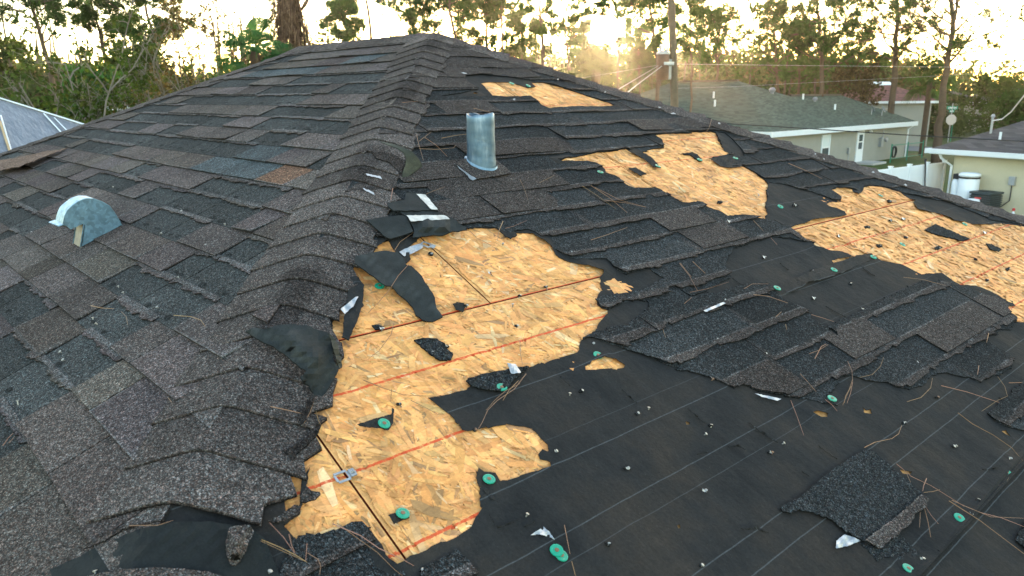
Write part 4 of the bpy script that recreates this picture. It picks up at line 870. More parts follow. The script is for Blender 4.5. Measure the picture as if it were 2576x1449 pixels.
# pine needles that blew onto the roof
NG = 'dry pine needles blown onto the roof'
LM = [('the hood vent', (220, 560)), ('the curled cap flap', (745, 880)), ('the torn dark strip over the bare wood', (1010, 715)), ('the flipped shingles', (1050, 540)), ('the vent pipe', (1215, 400)), ('the rolled cap', (1015, 405)), ('the lower panel clip', (868, 1200)), ('the paired green caps', (1405, 1390)), ('the green cap at the felt edge', (1230, 1206)), ('the upturned felt tip', (1110, 1020)), ('the small square torn shingle', (2150, 1240)), ('the felt fold with green caps', (2060, 690)), ('the lowest torn shingle courses', (1900, 940)), ('the right edge torn shingle', (2540, 1030)), ('the right edge felt seam', (2500, 1330)), ('the right opening of bare wood', (2250, 560)), ('the middle opening of bare wood', (1720, 470)), ('the finger of torn cap', (600, 1370)), ('the torn courses above the felt', (1750, 640)), ('the hip caps near the peak', (1020, 240)), ('the bottom left torn patch', (40, 1120)), ('the right hip', (2050, 420))]
ORD = ['longest', 'second longest', 'third longest', 'fourth longest', 'fifth longest', 'sixth longest', 'seventh longest', 'eighth longest', 'ninth longest', 'tenth longest', 'eleventh longest', 'twelfth longest']
NB = {}
def needle(pts, h=.012, r=.0011, seed=0):
    rs = random.Random(seed); P = []
    k = len(pts)
    for i in range(k - 1):
        for j in range(4):
            t = j / 4; P.append((pts[i][0] + (pts[i + 1][0] - pts[i][0]) * t, pts[i][1] + (pts[i + 1][1] - pts[i][1]) * t))
    P.append(pts[-1]); W3 = [roof_hit(p, h + .004 * math.sin(3.1 * i / len(P))) for i, p in enumerate(P)]
    mb = MB(); mb.tube(W3, [r * (1 - .5 * i / len(W3)) for i in range(len(W3))], 4, tuple(rs.uniform(.75, 1.3) * np.array([1, rs.uniform(.9, 1.15), rs.uniform(.85, 1.2)])))
    o = tag(mb.build('pine_needle', M['needle']), None, 'pine needle', NG); mid = np.mean(np.array(pts), 0)
    lm = min(LM, key=lambda q: np.hypot(*(mid - np.array(q[1]))))[0]; L = sum(np.hypot(*(np.array(pts[i + 1]) - np.array(pts[i]))) for i in range(k - 1)); NB.setdefault(lm, []).append((L, o))
def label_needles():
    for lm, it in NB.items():
        for i, (L, o) in enumerate(sorted(it, key=lambda q: -q[0])): o['label'] = f'{ORD[min(i, 11)]} dry pine needle beside {lm}' if len(it) > 1 else f'only dry pine needle beside {lm}'
ND = [(4, .014, [(650, 905), (720, 922), (815, 928)]), (4, .014, [(870, 950), (905, 985), (915, 1045)]), (4, .014, [(1245, 975), (1370, 985), (1440, 1010), (1470, 1055)]), (5, .012, [(440, 515), (480, 450), (580, 380)]), (5, .03, [(548, 605), (470, 690), (400, 800), (330, 880), (250, 960)]), (5, .008, [(985, 372), (1030, 420), (1100, 455), (1190, 510)]), (5, .018, [(1220, 300), (1190, 370), (1180, 440)]), (5, .018, [(1235, 352), (1300, 335), (1390, 295)]), (5, .018, [(1790, 50), (1900, 120), (2030, 215)]), (5, .018, [(1850, 45), (1980, 130), (2110, 240)]), (5, .018, [(1880, 60), (2060, 150), (2245, 200)]), (5, .018, [(1950, 150), (2100, 170), (2240, 200)]), (5, .018, [(1850, 435), (1960, 400), (2110, 345)]), (5, .018, [(1340, 0), (1370, 60), (1400, 150)]), (5, .018, [(670, 105), (730, 80), (800, 55)]), (5, .018, [(430, 65), (415, 150)]), (5, .008, [(435, 1035), (420, 1110), (330, 1230), (250, 1290)]), (5, .008, [(1340, 1160), (1345, 1250), (1360, 1330)]), (5, .012, [(2490, 600), (2568, 700)]), (5, .010, [(2350, 1030), (2385, 1135)]), (2, .022, [(600, 965), (615, 1030), (650, 1150)]), (2, .022, [(620, 1010), (660, 980), (705, 945)]), (2, .022, [(660, 985), (740, 1040), (820, 1120)]), (2, .022, [(620, 1065), (740, 1070), (865, 1060), (880, 1040)]), (2, .022, [(780, 990), (880, 970), (970, 960)]), (2, .018, [(1480, 1310), (1590, 1255)]), (2, .018, [(495, 735), (610, 725)]), (2, .018, [(1010, 775), (1130, 805)]), (2, .018, [(2345, 920), (2420, 975)]), (6, .018, [(98, 600), (170, 690), (230, 800)]), (6, .018, [(195, 590), (285, 675)]), (6, .018, [(175, 810), (300, 785), (455, 735)]), (6, .018, [(135, 890), (190, 845)]), (6, .014, [(630, 827), (740, 840), (875, 887)]), (6, .010, [(555, 790), (620, 750), (735, 750)]), (6, .01, [(1705, 702), (1850, 720), (1960, 750), (2050, 770)]), (6, .01, [(630, 295), (700, 370)]), (6, .018, [(755, 420), (800, 470)]), (6, .01, [(1045, 970), (1130, 995), (1205, 1020)]), (6, .02, [(790, 985), (830, 950)]), (6, .02, [(860, 1040), (870, 1080)]), (6, .018, [(1030, 1250), (1100, 1225), (1165, 1185)]), (6, .018, [(1070, 1285), (1115, 1200), (1150, 1180)]), (6, .018, [(1390, 1420), (1480, 1400), (1540, 1340), (1562, 1275)]), (6, .018, [(1305, 1305), (1335, 1370), (1340, 1449)]), (6, .018, [(2315, 1105), (2300, 1170)]), (6, .018, [(2245, 1335), (2235, 1400)]), (9, .018, [(965, 0), (1020, 60), (1080, 130)]), (9, .008, [(897, 190), (940, 300), (990, 440)]), (9, .01, [(1340, 40), (1310, 130), (1268, 225)]), (9, .01, [(1340, 60), (1325, 140), (1300, 210)]), (9, .01, [(1330, 90), (1290, 160), (1280, 210)]), (9, .01, [(1145, 185), (1190, 220), (1230, 268)]), (9, .008, [(1730, 200), (1830, 170), (1900, 100), (1912, 30)]), (9, .008, [(1975, 85), (2160, 130), (2390, 205)]), (9, .008, [(2380, 20), (2430, 90), (2450, 160), (2380, 190), (2265, 268)]), (9, .008, [(1425, 528), (1500, 490), (1620, 465), (1670, 430), (1692, 370)]), (9, .008, [(2095, 280), (2200, 360), (2350, 440), (2480, 530), (2565, 630)]), (9, .012, [(1655, 645), (1760, 735), (1900, 800), (2140, 950)]), (9, .012, [(1730, 720), (1755, 778)]), (9, .01, [(2030, 910), (2250, 1050), (2568, 1290)]), (9, .01, [(2050, 905), (2150, 950), (2330, 1025), (2568, 1035)]), (9, .01, [(2200, 980), (2400, 1030), (2568, 1095)]), (9, .01, [(1870, 750), (1850, 800), (1842, 840)]), (9, .01, [(1850, 850), (1910, 845), (1965, 830)]), (9, .01, [(1855, 940), (1900, 1010), (1955, 1075)]), (9, .01, [(1850, 945), (1880, 1060), (1900, 1170)]), (9, .01, [(1825, 990), (1820, 1100)]), (9, .008, [(2360, 810), (2440, 780), (2478, 710)]), (9, .008, [(2460, 65), (2568, 62)]), (8, .008, [(1660, 1085), (1680, 1190), (1700, 1290)]), (8, .008, [(1712, 1345), (1740, 1449)]), (8, .014, [(1385, 0), (1300, 110), (1180, 190), (1110, 260), (1070, 350), (1040, 400)]), (8, .014, [(1340, 70), (1240, 120), (1160, 190), (1098, 262)]), (8, .014, [(1330, 50), (1260, 120), (1220, 190)]), (8, .008, [(220, 45), (330, 90), (500, 150), (770, 165)]), (8, .008, [(420, 110), (415, 200)]), (8, .008, [(560, 190), (660, 240), (760, 295)]), (8, .01, [(0, 1075), (200, 1160), (330, 1250), (500, 1330), (580, 1375)]), (8, .01, [(30, 1070), (180, 1180), (320, 1280), (440, 1400), (500, 1449)]), (7, .018, [(905, 1088), (1130, 1086), (1240, 1050)]), (7, .02, [(1940, 235), (2080, 265), (2210, 295)]), (7, .02, [(2253, 180), (2220, 280), (2175, 360)]), (7, .012, [(2260, 250), (2280, 330), (2300, 370)]), (7, .012, [(1815, 1165), (2000, 1240), (2120, 1300), (2200, 1350)]), (7, .012, [(1830, 1180), (1990, 1255), (2180, 1340)]), (7, .012, [(1925, 1060), (2030, 1170), (2110, 1285)]), (7, .012, [(2070, 1150), (2090, 1230), (2120, 1300)]), (7, .012, [(2200, 1215), (2190, 1345)]), (7, .012, [(2205, 1285), (2280, 1330), (2298, 1380), (2290, 1440)]), (7, .016, [(20, 515), (60, 460), (95, 425)]), (7, .016, [(65, 495), (105, 450)]), (7, .018, [(1205, 172), (1230, 205)]), (3, .012, [(880, 1170), (1000, 1220), (1120, 1280)]), (3, .03, [(330, 855), (310, 920), (285, 950)])]
for i, (z, h, pts) in enumerate(ND): needle(Z(z, *pts), h, .0009 if i % 3 else .0012, i)
label_needles()

# ------------------------------------------------------------------ neighbouring buildings
def slab_poly(mb, pts, th=.12, col=(1, 1, 1), m=0):
    n = len(pts); v = [np.asarray(p, float) for p in pts] + [np.asarray(p, float) - np.array([0, 0, th]) for p in pts]
    mb.add(v, [tuple(range(n)), tuple(range(2 * n - 1, n - 1, -1))] + [(i, i + n, (i + 1) % n + n, (i + 1) % n) for i in range(n)], col, m)
def part(name, m, par, fn, smooth=False):
    mb = MB(); fn(mb); return mb.build(name, m, par, smooth)
# green-roofed house beyond the right hip
gx, gy0, gy1, gze, gs = -18.2, 36.15, 56.35, GZ + 2.52, .48
gh = thing('house', 'cream stucco house with green shingle hip roof behind the right hip', 'house', (gx - 8, 44, GZ))
ra = 5.9; rx1 = gx - ra - 5.2; rb = 3.88
def gz(x): return gze + gs * (gx - x)
xl = rx1 - ra                                                         # far-left eave
A0, A1 = (gx, gy0, gze), (gx, gy1, gze)
E1, E2 = (gx - ra, gy0 + ra, gze + gs * ra), (rx1, gy0 + ra, gze + gs * ra)
def rf(mb):
    slab_poly(mb, [A0, A1, (gx - rb, gy1 - rb, gz(gx - rb)), (gx - rb, gy0 + 8.87, gz(gx - rb)), E1])
    slab_poly(mb, [(xl, gy0, gze), A0, E1, E2])
    slab_poly(mb, [(xl, gy0 + 2 * ra, gze), (xl, gy0, gze), E2])
    slab_poly(mb, [E1, (gx - rb, gy0 + 8.87, gz(gx - rb)), (gx - 2 * rb, gy0 + 9.5, gze + .3), (gx - 2 * ra, gy0 + 2 * ra, gze), (xl, gy0 + 2 * ra, gze), E2])
    slab_poly(mb, [(gx - rb, gy0 + 8.87, gz(gx - rb)), (gx - rb, gy1 - rb, gz(gx - rb)), (gx - 2 * rb, gy1, gze), (gx - 2 * rb, gy0 + 9.5, gze)])
    slab_poly(mb, [A1, (gx - 2 * rb, gy1, gze), (gx - rb, gy1 - rb, gz(gx - rb))])
groof = part('roof', M['green_roof'], gh, rf)
part('ridge_vent', M['steel'], groof, lambda mb: mb.box((rx1, gy0 + ra - .12, E1[2] - .02), (E1[0], gy0 + ra + .12, E1[2] + .10), (.10, .09, .085)))
part('ridge_vent', M['steel'], groof, lambda mb: mb.box((gx - rb - .12, gy0 + 8.9, gz(gx - rb) - .02), (gx - rb + .12, gy1 - rb - .3, gz(gx - rb) + .10), (.14, .12, .11)))
part('wall', M['wall'], gh, lambda mb: (mb.box((gx - .65, gy0 + .45, GZ), (gx - .45, gy1 - .45, gze - .15)), mb.box((xl + .5, gy0 + .45, GZ), (gx - .65, gy0 + .65, gze - .15)), mb.box((gx - 2 * rb + .4, gy1 - .65, GZ), (gx - .65, gy1 - .45, gze - .15))))
part('fascia', M['white'], gh, lambda mb: (mb.box((gx - .01, gy0 - .02, gze - .30), (gx + .10, gy1 + .05, gze - .005)), mb.box((xl, gy0 - .10, gze - .30), (gx + .10, gy0 - .021, gze - .005)), mb.box((gx - .5, gy0 - .02, gze - .30), (gx - .011, gy1, gze - .24))))
part('downspout', M['white'], gh, lambda mb: mb.tube([(gx, gy1 - .3, gze - .25), (gx - .33, gy1 - .42, gze - .55), (gx - .36, gy1 - .42, GZ)], .055, 6))
wn_ = part('window', M['white'], gh, lambda mb: [mb.box((gx - .46, a, gze - 1.95 + b0), (gx - .40, b, gze - 1.95 + b1)) for a, b, b0, b1 in ((43.0, 43.12, 0, 1.5), (44.0, 44.12, 0, 1.5), (43.12, 44.0, 1.4, 1.5), (43.12, 44.0, .68, .76), (43.12, 44.0, 0, .08))])
part('pane', M['glass'], wn_, lambda mb: mb.box((gx - .455, 43.12, gze - 1.87), (gx - .43, 44.0, gze - 1.27)))
part('blind', M['white'], wn_, lambda mb: mb.box((gx - .455, 43.12, gze - 1.19), (gx - .43, 44.0, gze - .55), (.85, .9, .88)))
dr = part('door', M['white'], gh, lambda mb: mb.box((gx - .46, 47.85, GZ + .12), (gx - .39, 48.85, GZ + 2.15)))
for z0_, z1_ in ((.95, 1.38), (1.45, 1.88)): part('pane', M['glass'], dr, lambda mb: mb.box((gx - .40, 48.1, GZ + z0_), (gx - .375, 48.6, GZ + z1_)))
part('door_step', M['concrete'], gh, lambda mb: mb.box((gx - .4, 47.6, GZ), (gx + .9, 49.6, GZ + .13)))
part('electric_meter', M['steel'], gh, lambda mb: (mb.box((gx - .45, 51.3, GZ + .95), (gx - .25, 51.65, GZ + 1.55)), mb.lathe([(.16, 0), (.16, .12), (.1, .16)], (gx - .25, 51.9, GZ + 1.4), (1, 0, 0), 12), mb.tube([(gx - .36, 51.75, GZ + 1.5), (gx - .36, 51.75, gze - .2)], .035, 5)))
part('outdoor_lamp', M['white'], gh, lambda mb: mb.lathe([(.07, 0), (.11, .08), (.06, .2)], (gx - .42, 49.6, GZ + 2.05), (1, 0, 0), 10))
part('utility_box', M['steel'], gh, lambda mb: (mb.box((gx - .45, 46.6, GZ + .75), (gx - .33, 46.85, GZ + 1.1)), mb.tube([(gx - .38, 46.72, GZ), (gx - .38, 46.72, GZ + .75)], .025, 5)))
def on_green(p):
    d = ray(p); n_ = np.array([gs, 0, 1.0]); return CAM + d * ((gze + gs * gx - CAM @ n_) / (d @ n_))
for p in ((2020, 250), (2100, 276)): 
    q = on_green(p); part('vent_stack', M['white'], groof, lambda mb: mb.tube([q, q + np.array([0, 0, .36])], .06, 8))
for p in ((1795, 247), (1798, 268)):
    d = ray(p); n_ = np.array([0, -gs, 1.0]); q = CAM + d * ((gze - gs * gy0 - CAM @ n_) / (d @ n_)); part('vent_stack', M['white'], groof, lambda mb: mb.tube([q, q + np.array([0, 0, .40])], .06, 8))
for p, k in (((1942, 236), .62), ((2050, 256), .48)):
    q = on_green(p); part('turbine_vent', M['steel'], groof, lambda mb: mb.lathe([(.16 * k, 0), (.16 * k, .15 * k), (.30 * k, .25 * k), (.34 * k, .42 * k), (.22 * k, .60 * k), (.05 * k, .64 * k)], q, (0, 0, 1), 12, (.8, .8, .85)))
for p, tl in (((2192, 288), .5), ((2218, 291), .3)):
    q = on_green(p); ds = part('satellite_dish', M['steel'], groof, lambda mb: mb.lathe([(.05, 0), (.17, .03), (.26, .09), (.27, .10), (.26, .095), (.15, .04)], q + np.array([0, 0, .42]), (.8, -.2 + tl, .45), 14, (.5, .55, .55)))
    part('bracket', M['steel'], ds, lambda mb: (mb.tube([q, q + np.array([0, .05, .42])], .025, 5), mb.tube([q + np.array([0, 0, .42]), q + np.array([.4, -.1, .48])], .014, 4)))
gate = thing('side_gate', 'low dark green metal railing beside the white back door', 'railing', (gx + 1.2, 51, GZ))
part('rail', M['greenpaint'], gate, lambda mb: (mb.tube([(gx + .9, 50.2, GZ + 1.15), (gx + .9, 55.6, GZ + 1.1)], .028, 5), mb.tube([(gx + .9, 50.2, GZ + .25), (gx + .9, 55.6, GZ + .25)], .02, 5)))
for y in (50.2, 52.9, 55.6): part('post', M['greenpaint'], gate, lambda mb: mb.tube([(gx + .9, y, GZ), (gx + .9, y, GZ + 1.25)], .04, 6))
hr = MB()
for k in range(4): hr.tube([(gx + .1 + .03 * k, 52.6 + .33 * math.cos(t), GZ + .55 + .38 * math.sin(t)) for t in np.linspace(0, 6.28, 18)], .03, 5, cap=False)
tag(hr.build('garden_hose', M['black']), 'black garden hose coiled against the cream wall by the electric meter', 'hose')

# beige house at the right edge
R0 = at_z((2340, 374), GZ + 2.35); R1 = at_z((2575, 388), GZ + 2.35)
ub = (R1 - R0)[:2] / np.linalg.norm((R1 - R0)[:2]); vb = np.array([-ub[1], ub[0]])
def bp(a, b_, z): return np.array([R0[0] + ub[0] * a + vb[0] * b_, R0[1] + ub[1] * a + vb[1] * b_, z])
bz = GZ + 2.35
best = min(((proj(bp(a, a, bz + sl_ * a))[0] - 2575) ** 2 + (proj(bp(a, a, bz + sl_ * a))[1] - 306) ** 2, a, sl_) for a in np.arange(1, 9, .1) for sl_ in np.arange(.2, .6, .02))
bs_ = best[2]; bw = 5.5; bl_ = 18.0
bh = thing('house', 'beige stucco house with brown shingle roof at the right edge', 'house', tuple(bp(6, 5, GZ)))
broof = part('roof', M['brown_roof'], bh, lambda mb: (slab_poly(mb, [bp(0, 0, bz), bp(bl_, 0, bz), bp(bl_ - bw, bw, bz + bs_ * bw), bp(bw, bw, bz + bs_ * bw)]), slab_poly(mb, [bp(0, 2 * bw, bz), bp(0, 0, bz), bp(bw, bw, bz + bs_ * bw)]), slab_poly(mb, [bp(bl_, 2 * bw, bz), bp(0, 2 * bw, bz), bp(bw, bw, bz + bs_ * bw), bp(bl_ - bw, bw, bz + bs_ * bw)]), slab_poly(mb, [bp(bl_, 0, bz), bp(bl_, 2 * bw, bz), bp(bl_ - bw, bw, bz + bs_ * bw)])))
AXB = (np.array([ub[0], ub[1], 0]), np.array([vb[0], vb[1], 0]), np.array([0, 0, 1.0]))
OB = np.array([R0[0], R0[1], 0])
part('wall', M['wall2'], bh, lambda mb: (mb.box((.75, .5, GZ), (bl_ - .7, .7, bz - .13), ax=AXB, o=OB), mb.box((.75, .7, GZ), (.95, 2 * bw - .6, bz - .13), ax=AXB, o=OB)))
part('gutter', M['white'], bh, lambda mb: (mb.box((-.14, -.14, bz - .17), (bl_, -.005, bz + .01), ax=AXB, o=OB), mb.box((0, 0, bz - .20), (bl_, .5, bz - .125), ax=AXB, o=OB), mb.box((-.13, -.004, bz - .17), (-.005, 2 * bw, bz + .01), ax=AXB, o=OB)))
part('downspout', M['white'], bh, lambda mb: mb.tube([bp(.42, .0, bz - .16), bp(.45, .1, bz - .35), bp(.72, .42, bz - .65), bp(.72, .42, GZ)], .05, 6))
pz = bp(1, .42, 0)
def on_b(p, b_=.5):
    n_ = np.array([vb[0], vb[1], 0.0]); return on_plane(p, n_, (np.array([R0[0], R0[1], 0]) @ n_) + b_)
q = on_b((2557, 398), .47); q = on_b((2547, 455), .45); part('switch_box', M['steel'], bh, lambda mb: (mb.box((-.11, -.06, -.16), (.11, .06, .16), (1.2, 1.2, 1.2), ax=AXB, o=q), mb.tube([q + (0, 0, -.16), q + (0, 0, -.75), q + (-.25, 0, -1.0), q + (-.6, -.1, -1.0)], .022, 5, (.3, .3, .3))))
d_ = ray((2515, 345)); n_ = np.cross(bp(1, 0, bz) - bp(0, 0, bz), bp(bw, bw, bz + bs_ * bw) - bp(0, 0, bz)); n_ /= np.linalg.norm(n_); q2 = on_plane((2515, 352), n_, bp(0, 0, bz) @ n_)
part('vent_stack', M['white'], broof, lambda mb: mb.tube([q2, q2 + (0, 0, .30)], .045, 8))
q3 = on_plane((2492, 335), n_, bp(0, 0, bz) @ n_); part('service_mast', M['steel'], broof, lambda mb: (mb.tube([q3 - (0, 0, .1), q3 + (0, 0, .62)], .045, 8), mb.lathe([(.06, 0), (.08, .05), (.04, .13)], q3 + (0, 0, .6), (0, 0, 1), 10)))
MAST = q3 + (0, 0, .48); MD = math.hypot(MAST[0] - CAM[0], MAST[1] - CAM[1])
# yard equipment in front of its wall
def yard(px_, b_=-.35):
    q = on_b((px_, 470), b_); return np.array([q[0], q[1], GZ])
P = yard(2484); ac = thing('air_conditioner', 'dark grey air conditioner unit with louvred sides against beige wall', 'air conditioner', tuple(P))
part('casing', M['dark'], ac, lambda mb: (mb.box((-.40, -.40, .0), (.40, .40, .06), ax=AXB, o=P), mb.box((-.36, -.36, .06), (.36, .36, .84), (.6, .6, .6), ax=AXB, o=P), mb.box((-.41, -.41, .84), (.41, .41, .92), (1.4, 1.4, 1.4), ax=AXB, o=P)))
for k in range(9): part('louvre', M['dark'], ac, lambda mb: mb.box((-.395, -.395, .10 + .08 * k), (.395, .395, .145 + .08 * k), (1.3, 1.3, 1.3), ax=AXB, o=P))
part('name_plate', M['redpaint'], ac, lambda mb: mb.box((-.18, -.41, .66), (.06, -.396, .72), (1.2, 2, 2), ax=AXB, o=P))
part('fan_grille', M['dark'], ac, lambda mb: [mb.lathe([(.06 * k + .05, .925), (.06 * k + .05, .935), (.06 * k + .035, .935), (.06 * k + .035, .925)], P, (0, 0, 1), 18) for k in range(5)])
P = yard(2436, -.15); tk = thing('water_tank', 'tall white plastic water tank left of the air conditioner', 'water tank', tuple(P))
part('tank', M['vinyl'], tk, lambda mb: mb.lathe([(.34, 0), (.36, .05), (.36, 1.32), (.33, 1.36)], P, (0, 0, 1), 24), True)
part('lid', M['vinyl'], tk, lambda mb: (mb.lathe([(.33, 1.36), (.33, 1.40), (.38, 1.41), (.38, 1.50), (.31, 1.54), (.05, 1.56)], P, (0, 0, 1), 24), ), True)
part('band', M['black'], tk, lambda mb: mb.lathe([(.365, 1.33), (.372, 1.33), (.372, 1.385), (.365, 1.385)], P, (0, 0, 1), 24))
P = yard(2455, -.75); tag(part('plastic_drum', M['vinyl'], None, lambda mb: mb.lathe([(.20, GZ - P[2]), (.22, .03), (.22, .60), (.20, .64), (.12, .66)], P, (0, 0, 1), 18), True), 'small white plastic drum in front of the tall water tank', 'drum')
P = yard(2405, -.1); pk = thing('water_softener', 'white water softener with black red valve head beside the fence', 'water softener', tuple(P))
part('pressure_tank', M['vinyl'], pk, lambda mb: mb.lathe([(.14, 0), (.17, .05), (.17, 1.15), (.12, 1.25), (.05, 1.28)], P, (0, 0, 1), 16), True)
part('valve_head', M['black'], pk, lambda mb: (mb.box((-.10, -.12, 1.26), (.30, .12, 1.46), ax=AXB, o=P), mb.box((.06, -.13, 1.34), (.14, -.121, 1.42), (1, 1, 1), 1, ax=AXB, o=P)) and None)
part('pipe', M['vinyl'], pk, lambda mb: (mb.tube([P + AXB[0] * .28 + (0, 0, 1.28), P + AXB[0] * .34 + (0, 0, .95), P + AXB[0] * .34], .03, 6), mb.tube([P + AXB[0] * .22 + (0, 0, 1.28), P + AXB[0] * .26 - AXB[1] * .1 + (0, 0, 1.0), P + AXB[0] * .26 - AXB[1] * .1], .03, 6)))
P2 = P + AXB[0] * .1 - AXB[1] * .45; part('brine_tank', M['vinyl'], pk, lambda mb: mb.lathe([(.20, 0), (.21, .04), (.21, .52), (.19, .56), (.05, .58)], P2, (0, 0, 1), 16, (.9, .97, 1)), True)
P = yard(2559, -.5); bt = thing('spray_bottle', 'clear bottle with red cap standing on the bricks by beige wall', 'bottle', tuple(P))
part('body', M['vinyl'], bt, lambda mb: mb.lathe([(.07, .0), (.075, .03), (.07, .2), (.03, .3), (.03, .34)], P, (0, 0, 1), 10)); part('cap', M['redpaint'], bt, lambda mb: mb.lathe([(.05, .34), (.05, .42), (.03, .44)], P, (0, 0, 1), 10))
for i, (px_, b_, c) in enumerate(((2546, -.55, (.9, .7, .6)), (2572, -.3, (.75, .55, .5)), (2535, -.8, (.8, .75, .7)))):
    P = yard(px_, b_); tag(part('paving_block', M['concrete'], None, lambda mb: mb.box((-.2, -.1, 0), (.2, .1, .12 + .06 * i), c, ax=AXB, o=P)), ['reddish paving block left of the red capped bottle', 'brown stack of paving block right of the red capped bottle', 'grey paving block nearest the air conditioner'][i], 'block')

# white vinyl fence
F0, F1 = at_z((2190, 430), GZ + 1.75), at_z((2376, 408), GZ + 1.75)
fn = thing('vinyl_fence', 'white vinyl privacy fence between the cream and beige houses', 'fence', (F0[0], F0[1], GZ))
uf = (F1 - F0) * np.array([1, 1, 0]); Lf = np.linalg.norm(uf); uf /= Lf; vf = np.array([-uf[1], uf[0], 0]); AXF = (uf, vf, np.array([0, 0, 1.0])); OF = np.array([F0[0], F0[1], GZ])
npan = 4
for i in range(npan + 1):
    part('post', M['vinyl'], fn, lambda mb: (mb.box((Lf * i / npan - .06, -.06, 0), (Lf * i / npan + .06, .06, 1.8), ax=AXF, o=OF), mb.box((Lf * i / npan - .075, -.075, 1.8), (Lf * i / npan + .075, .075, 1.84), ax=AXF, o=OF)))
for i in range(npan):
    a = Lf * i / npan + .06; b_ = Lf * (i + 1) / npan - .06; nb_ = 8
    for z0_, z1_ in ((1.62, 1.75), (.08, .2)): part('rail', M['vinyl'], fn, lambda mb: mb.box((a, -.03, z0_), (b_, .03, z1_), ax=AXF, o=OF))
    for k in range(nb_): part('board', M['vinyl'], fn, lambda mb: mb.box((a + (b_ - a) * k / nb_ + .006, -.018, .2), (a + (b_ - a) * (k + 1) / nb_ - .006, .018, 1.62), ax=AXF, o=OF))
fp = MB(); fp.tube([OF + uf * Lf * .72 - vf * .12 + (0, 0, .6), OF + uf * Lf * .68 - vf * .09 + (0, 0, 1.95)], .03, 6); fp.lathe([(.05, 0), (.05, .1)], OF + uf * Lf * .68 - vf * .09 + (0, 0, 1.9), (0, 0, 1), 8)
tag(fp.build('garden_tool_handle', M['black']), 'black tool handle leaning on the white vinyl fence', 'tool')

# tarped roof at the left edge
D0 = 13.0; T0 = at_D((0, 250), D0); best = None
for s_ in np.arange(.25, .6, .01):
    for m_ in np.arange(.3, 5, .05):
        x, y, z = proj(T0 + np.array([m_, m_, -s_ * m_])); e = (x - 205) ** 2 + (y - 316) ** 2
        if best is None or e < best[0]: best = (e, s_, m_)
ts = best[1]; ap = T0 - np.array([1.6, 1.6, -ts * 1.6]); tb = 5.2
th_ = thing('house', 'neighbour house with grey-blue plastic tarp over its roof at far left', 'house', (ap[0] - 3, ap[1], GZ))
ez = ap[2] - ts * tb
part('roof', M['tarp'], th_, lambda mb: (slab_poly(mb, [ap, ap + np.array([tb, -tb, -ts * tb]), ap + np.array([tb, tb, -ts * tb])]), slab_poly(mb, [ap, ap + np.array([tb, tb, -ts * tb]), ap + np.array([-12, tb, -ts * tb]), ap + np.array([-9, 0, 0])]), slab_poly(mb, [ap + np.array([-9, 0, 0]), ap + np.array([-12, -tb, -ts * tb]), ap + np.array([tb, -tb, -ts * tb]), ap])))
part('wall', M['wall'], th_, lambda mb: mb.box((ap[0] - 11, ap[1] - tb + .5, GZ), (ap[0] + tb - .5, ap[1] + tb - .5, ez + .0)))
part('tarp_edge', M['vinyl'], th_, lambda mb: mb.tube([ap + (0, 0, .02), ap + np.array([tb, tb, -ts * tb + .02])], .012, 5))
def tn(p, h=.0): 
    n_ = np.array([ts, 0, 1]) / math.sqrt(1 + ts * ts); return on_plane(p, n_, ap @ n_ + h)
for i, (a, b_, m_, r_) in enumerate((((0, 305), (29, 392), 'timber', .016), ((2, 290), (32, 392), 'vinyl', .010), ((110, 285), (170, 350), 'vinyl', .010), ((137, 296), (185, 345), 'vinyl', .008))):
    part('batten', M[m_], th_, lambda mb: mb.tube([tn(a, .02), tn(b_, .02)], r_, 4))
part('roof_vent', M['galv'], th_, lambda mb: mb.lathe([(.16, -.1), (.16, .08), (.10, .14), (.02, .15)], ap + np.array([1.2, .9, -.35]), (0, 0, 1), 14))

# houses among the trees
def far_house(label, px_, D, wpx, y_eave, y_ridge, roofm, wallm, depth=9, rot=0.0):
    c = at_D((px_, y_eave), D); ze_ = c[2]; zr = at_D((px_, y_ridge), D)[2]; wm = wpx * D / FPX / 2; f2 = np.array([AF[0], AF[1], 0]); f2 /= np.linalg.norm(f2)
    cr, sr = math.cos(rot), math.sin(rot); f2 = np.array([f2[0] * cr - f2[1] * sr, f2[0] * sr + f2[1] * cr, 0]); r2 = np.array([f2[1], -f2[0], 0]); c0 = np.array([c[0], c[1], 0]) + f2 * depth / 2
    hh = thing('house', label, 'house', (c0[0], c0[1], GZ)); hd = depth / 2; ax = (r2, f2, np.array([0, 0, 1.0])); rl = max(.3, wm - hd)
    def Q(a, b_, z): return c0 + r2 * a + f2 * b_ + np.array([0, 0, z])
    part('roof', roofm, hh, lambda mb: (slab_poly(mb, [Q(-wm, -hd, ze_), Q(wm, -hd, ze_), Q(rl, 0, zr), Q(-rl, 0, zr)]), slab_poly(mb, [Q(wm, hd, ze_), Q(-wm, hd, ze_), Q(-rl, 0, zr), Q(rl, 0, zr)]), slab_poly(mb, [Q(wm, -hd, ze_), Q(wm, hd, ze_), Q(rl, 0, zr)]), slab_poly(mb, [Q(-wm, hd, ze_), Q(-wm, -hd, ze_), Q(-rl, 0, zr)])))
    part('wall', wallm, hh, lambda mb: mb.box((-wm + .4, -hd + .4, GZ), (wm - .4, hd - .4, ze_ - .13), ax=ax, o=c0))
    part('fascia', M['white'], hh, lambda mb: mb.box((-wm - .04, -hd - .06, ze_ - .2), (wm + .04, -hd - .005, ze_ - .01), ax=ax, o=c0)); return hh, Q, ze_, zr, hd, wm
rh, Q, ze_, zr, hd, wm = far_house('white house with red shingle roof seen between two pine trunks', 2268, 74, 165, 254, 203, M['red_roof'], M['wall'])
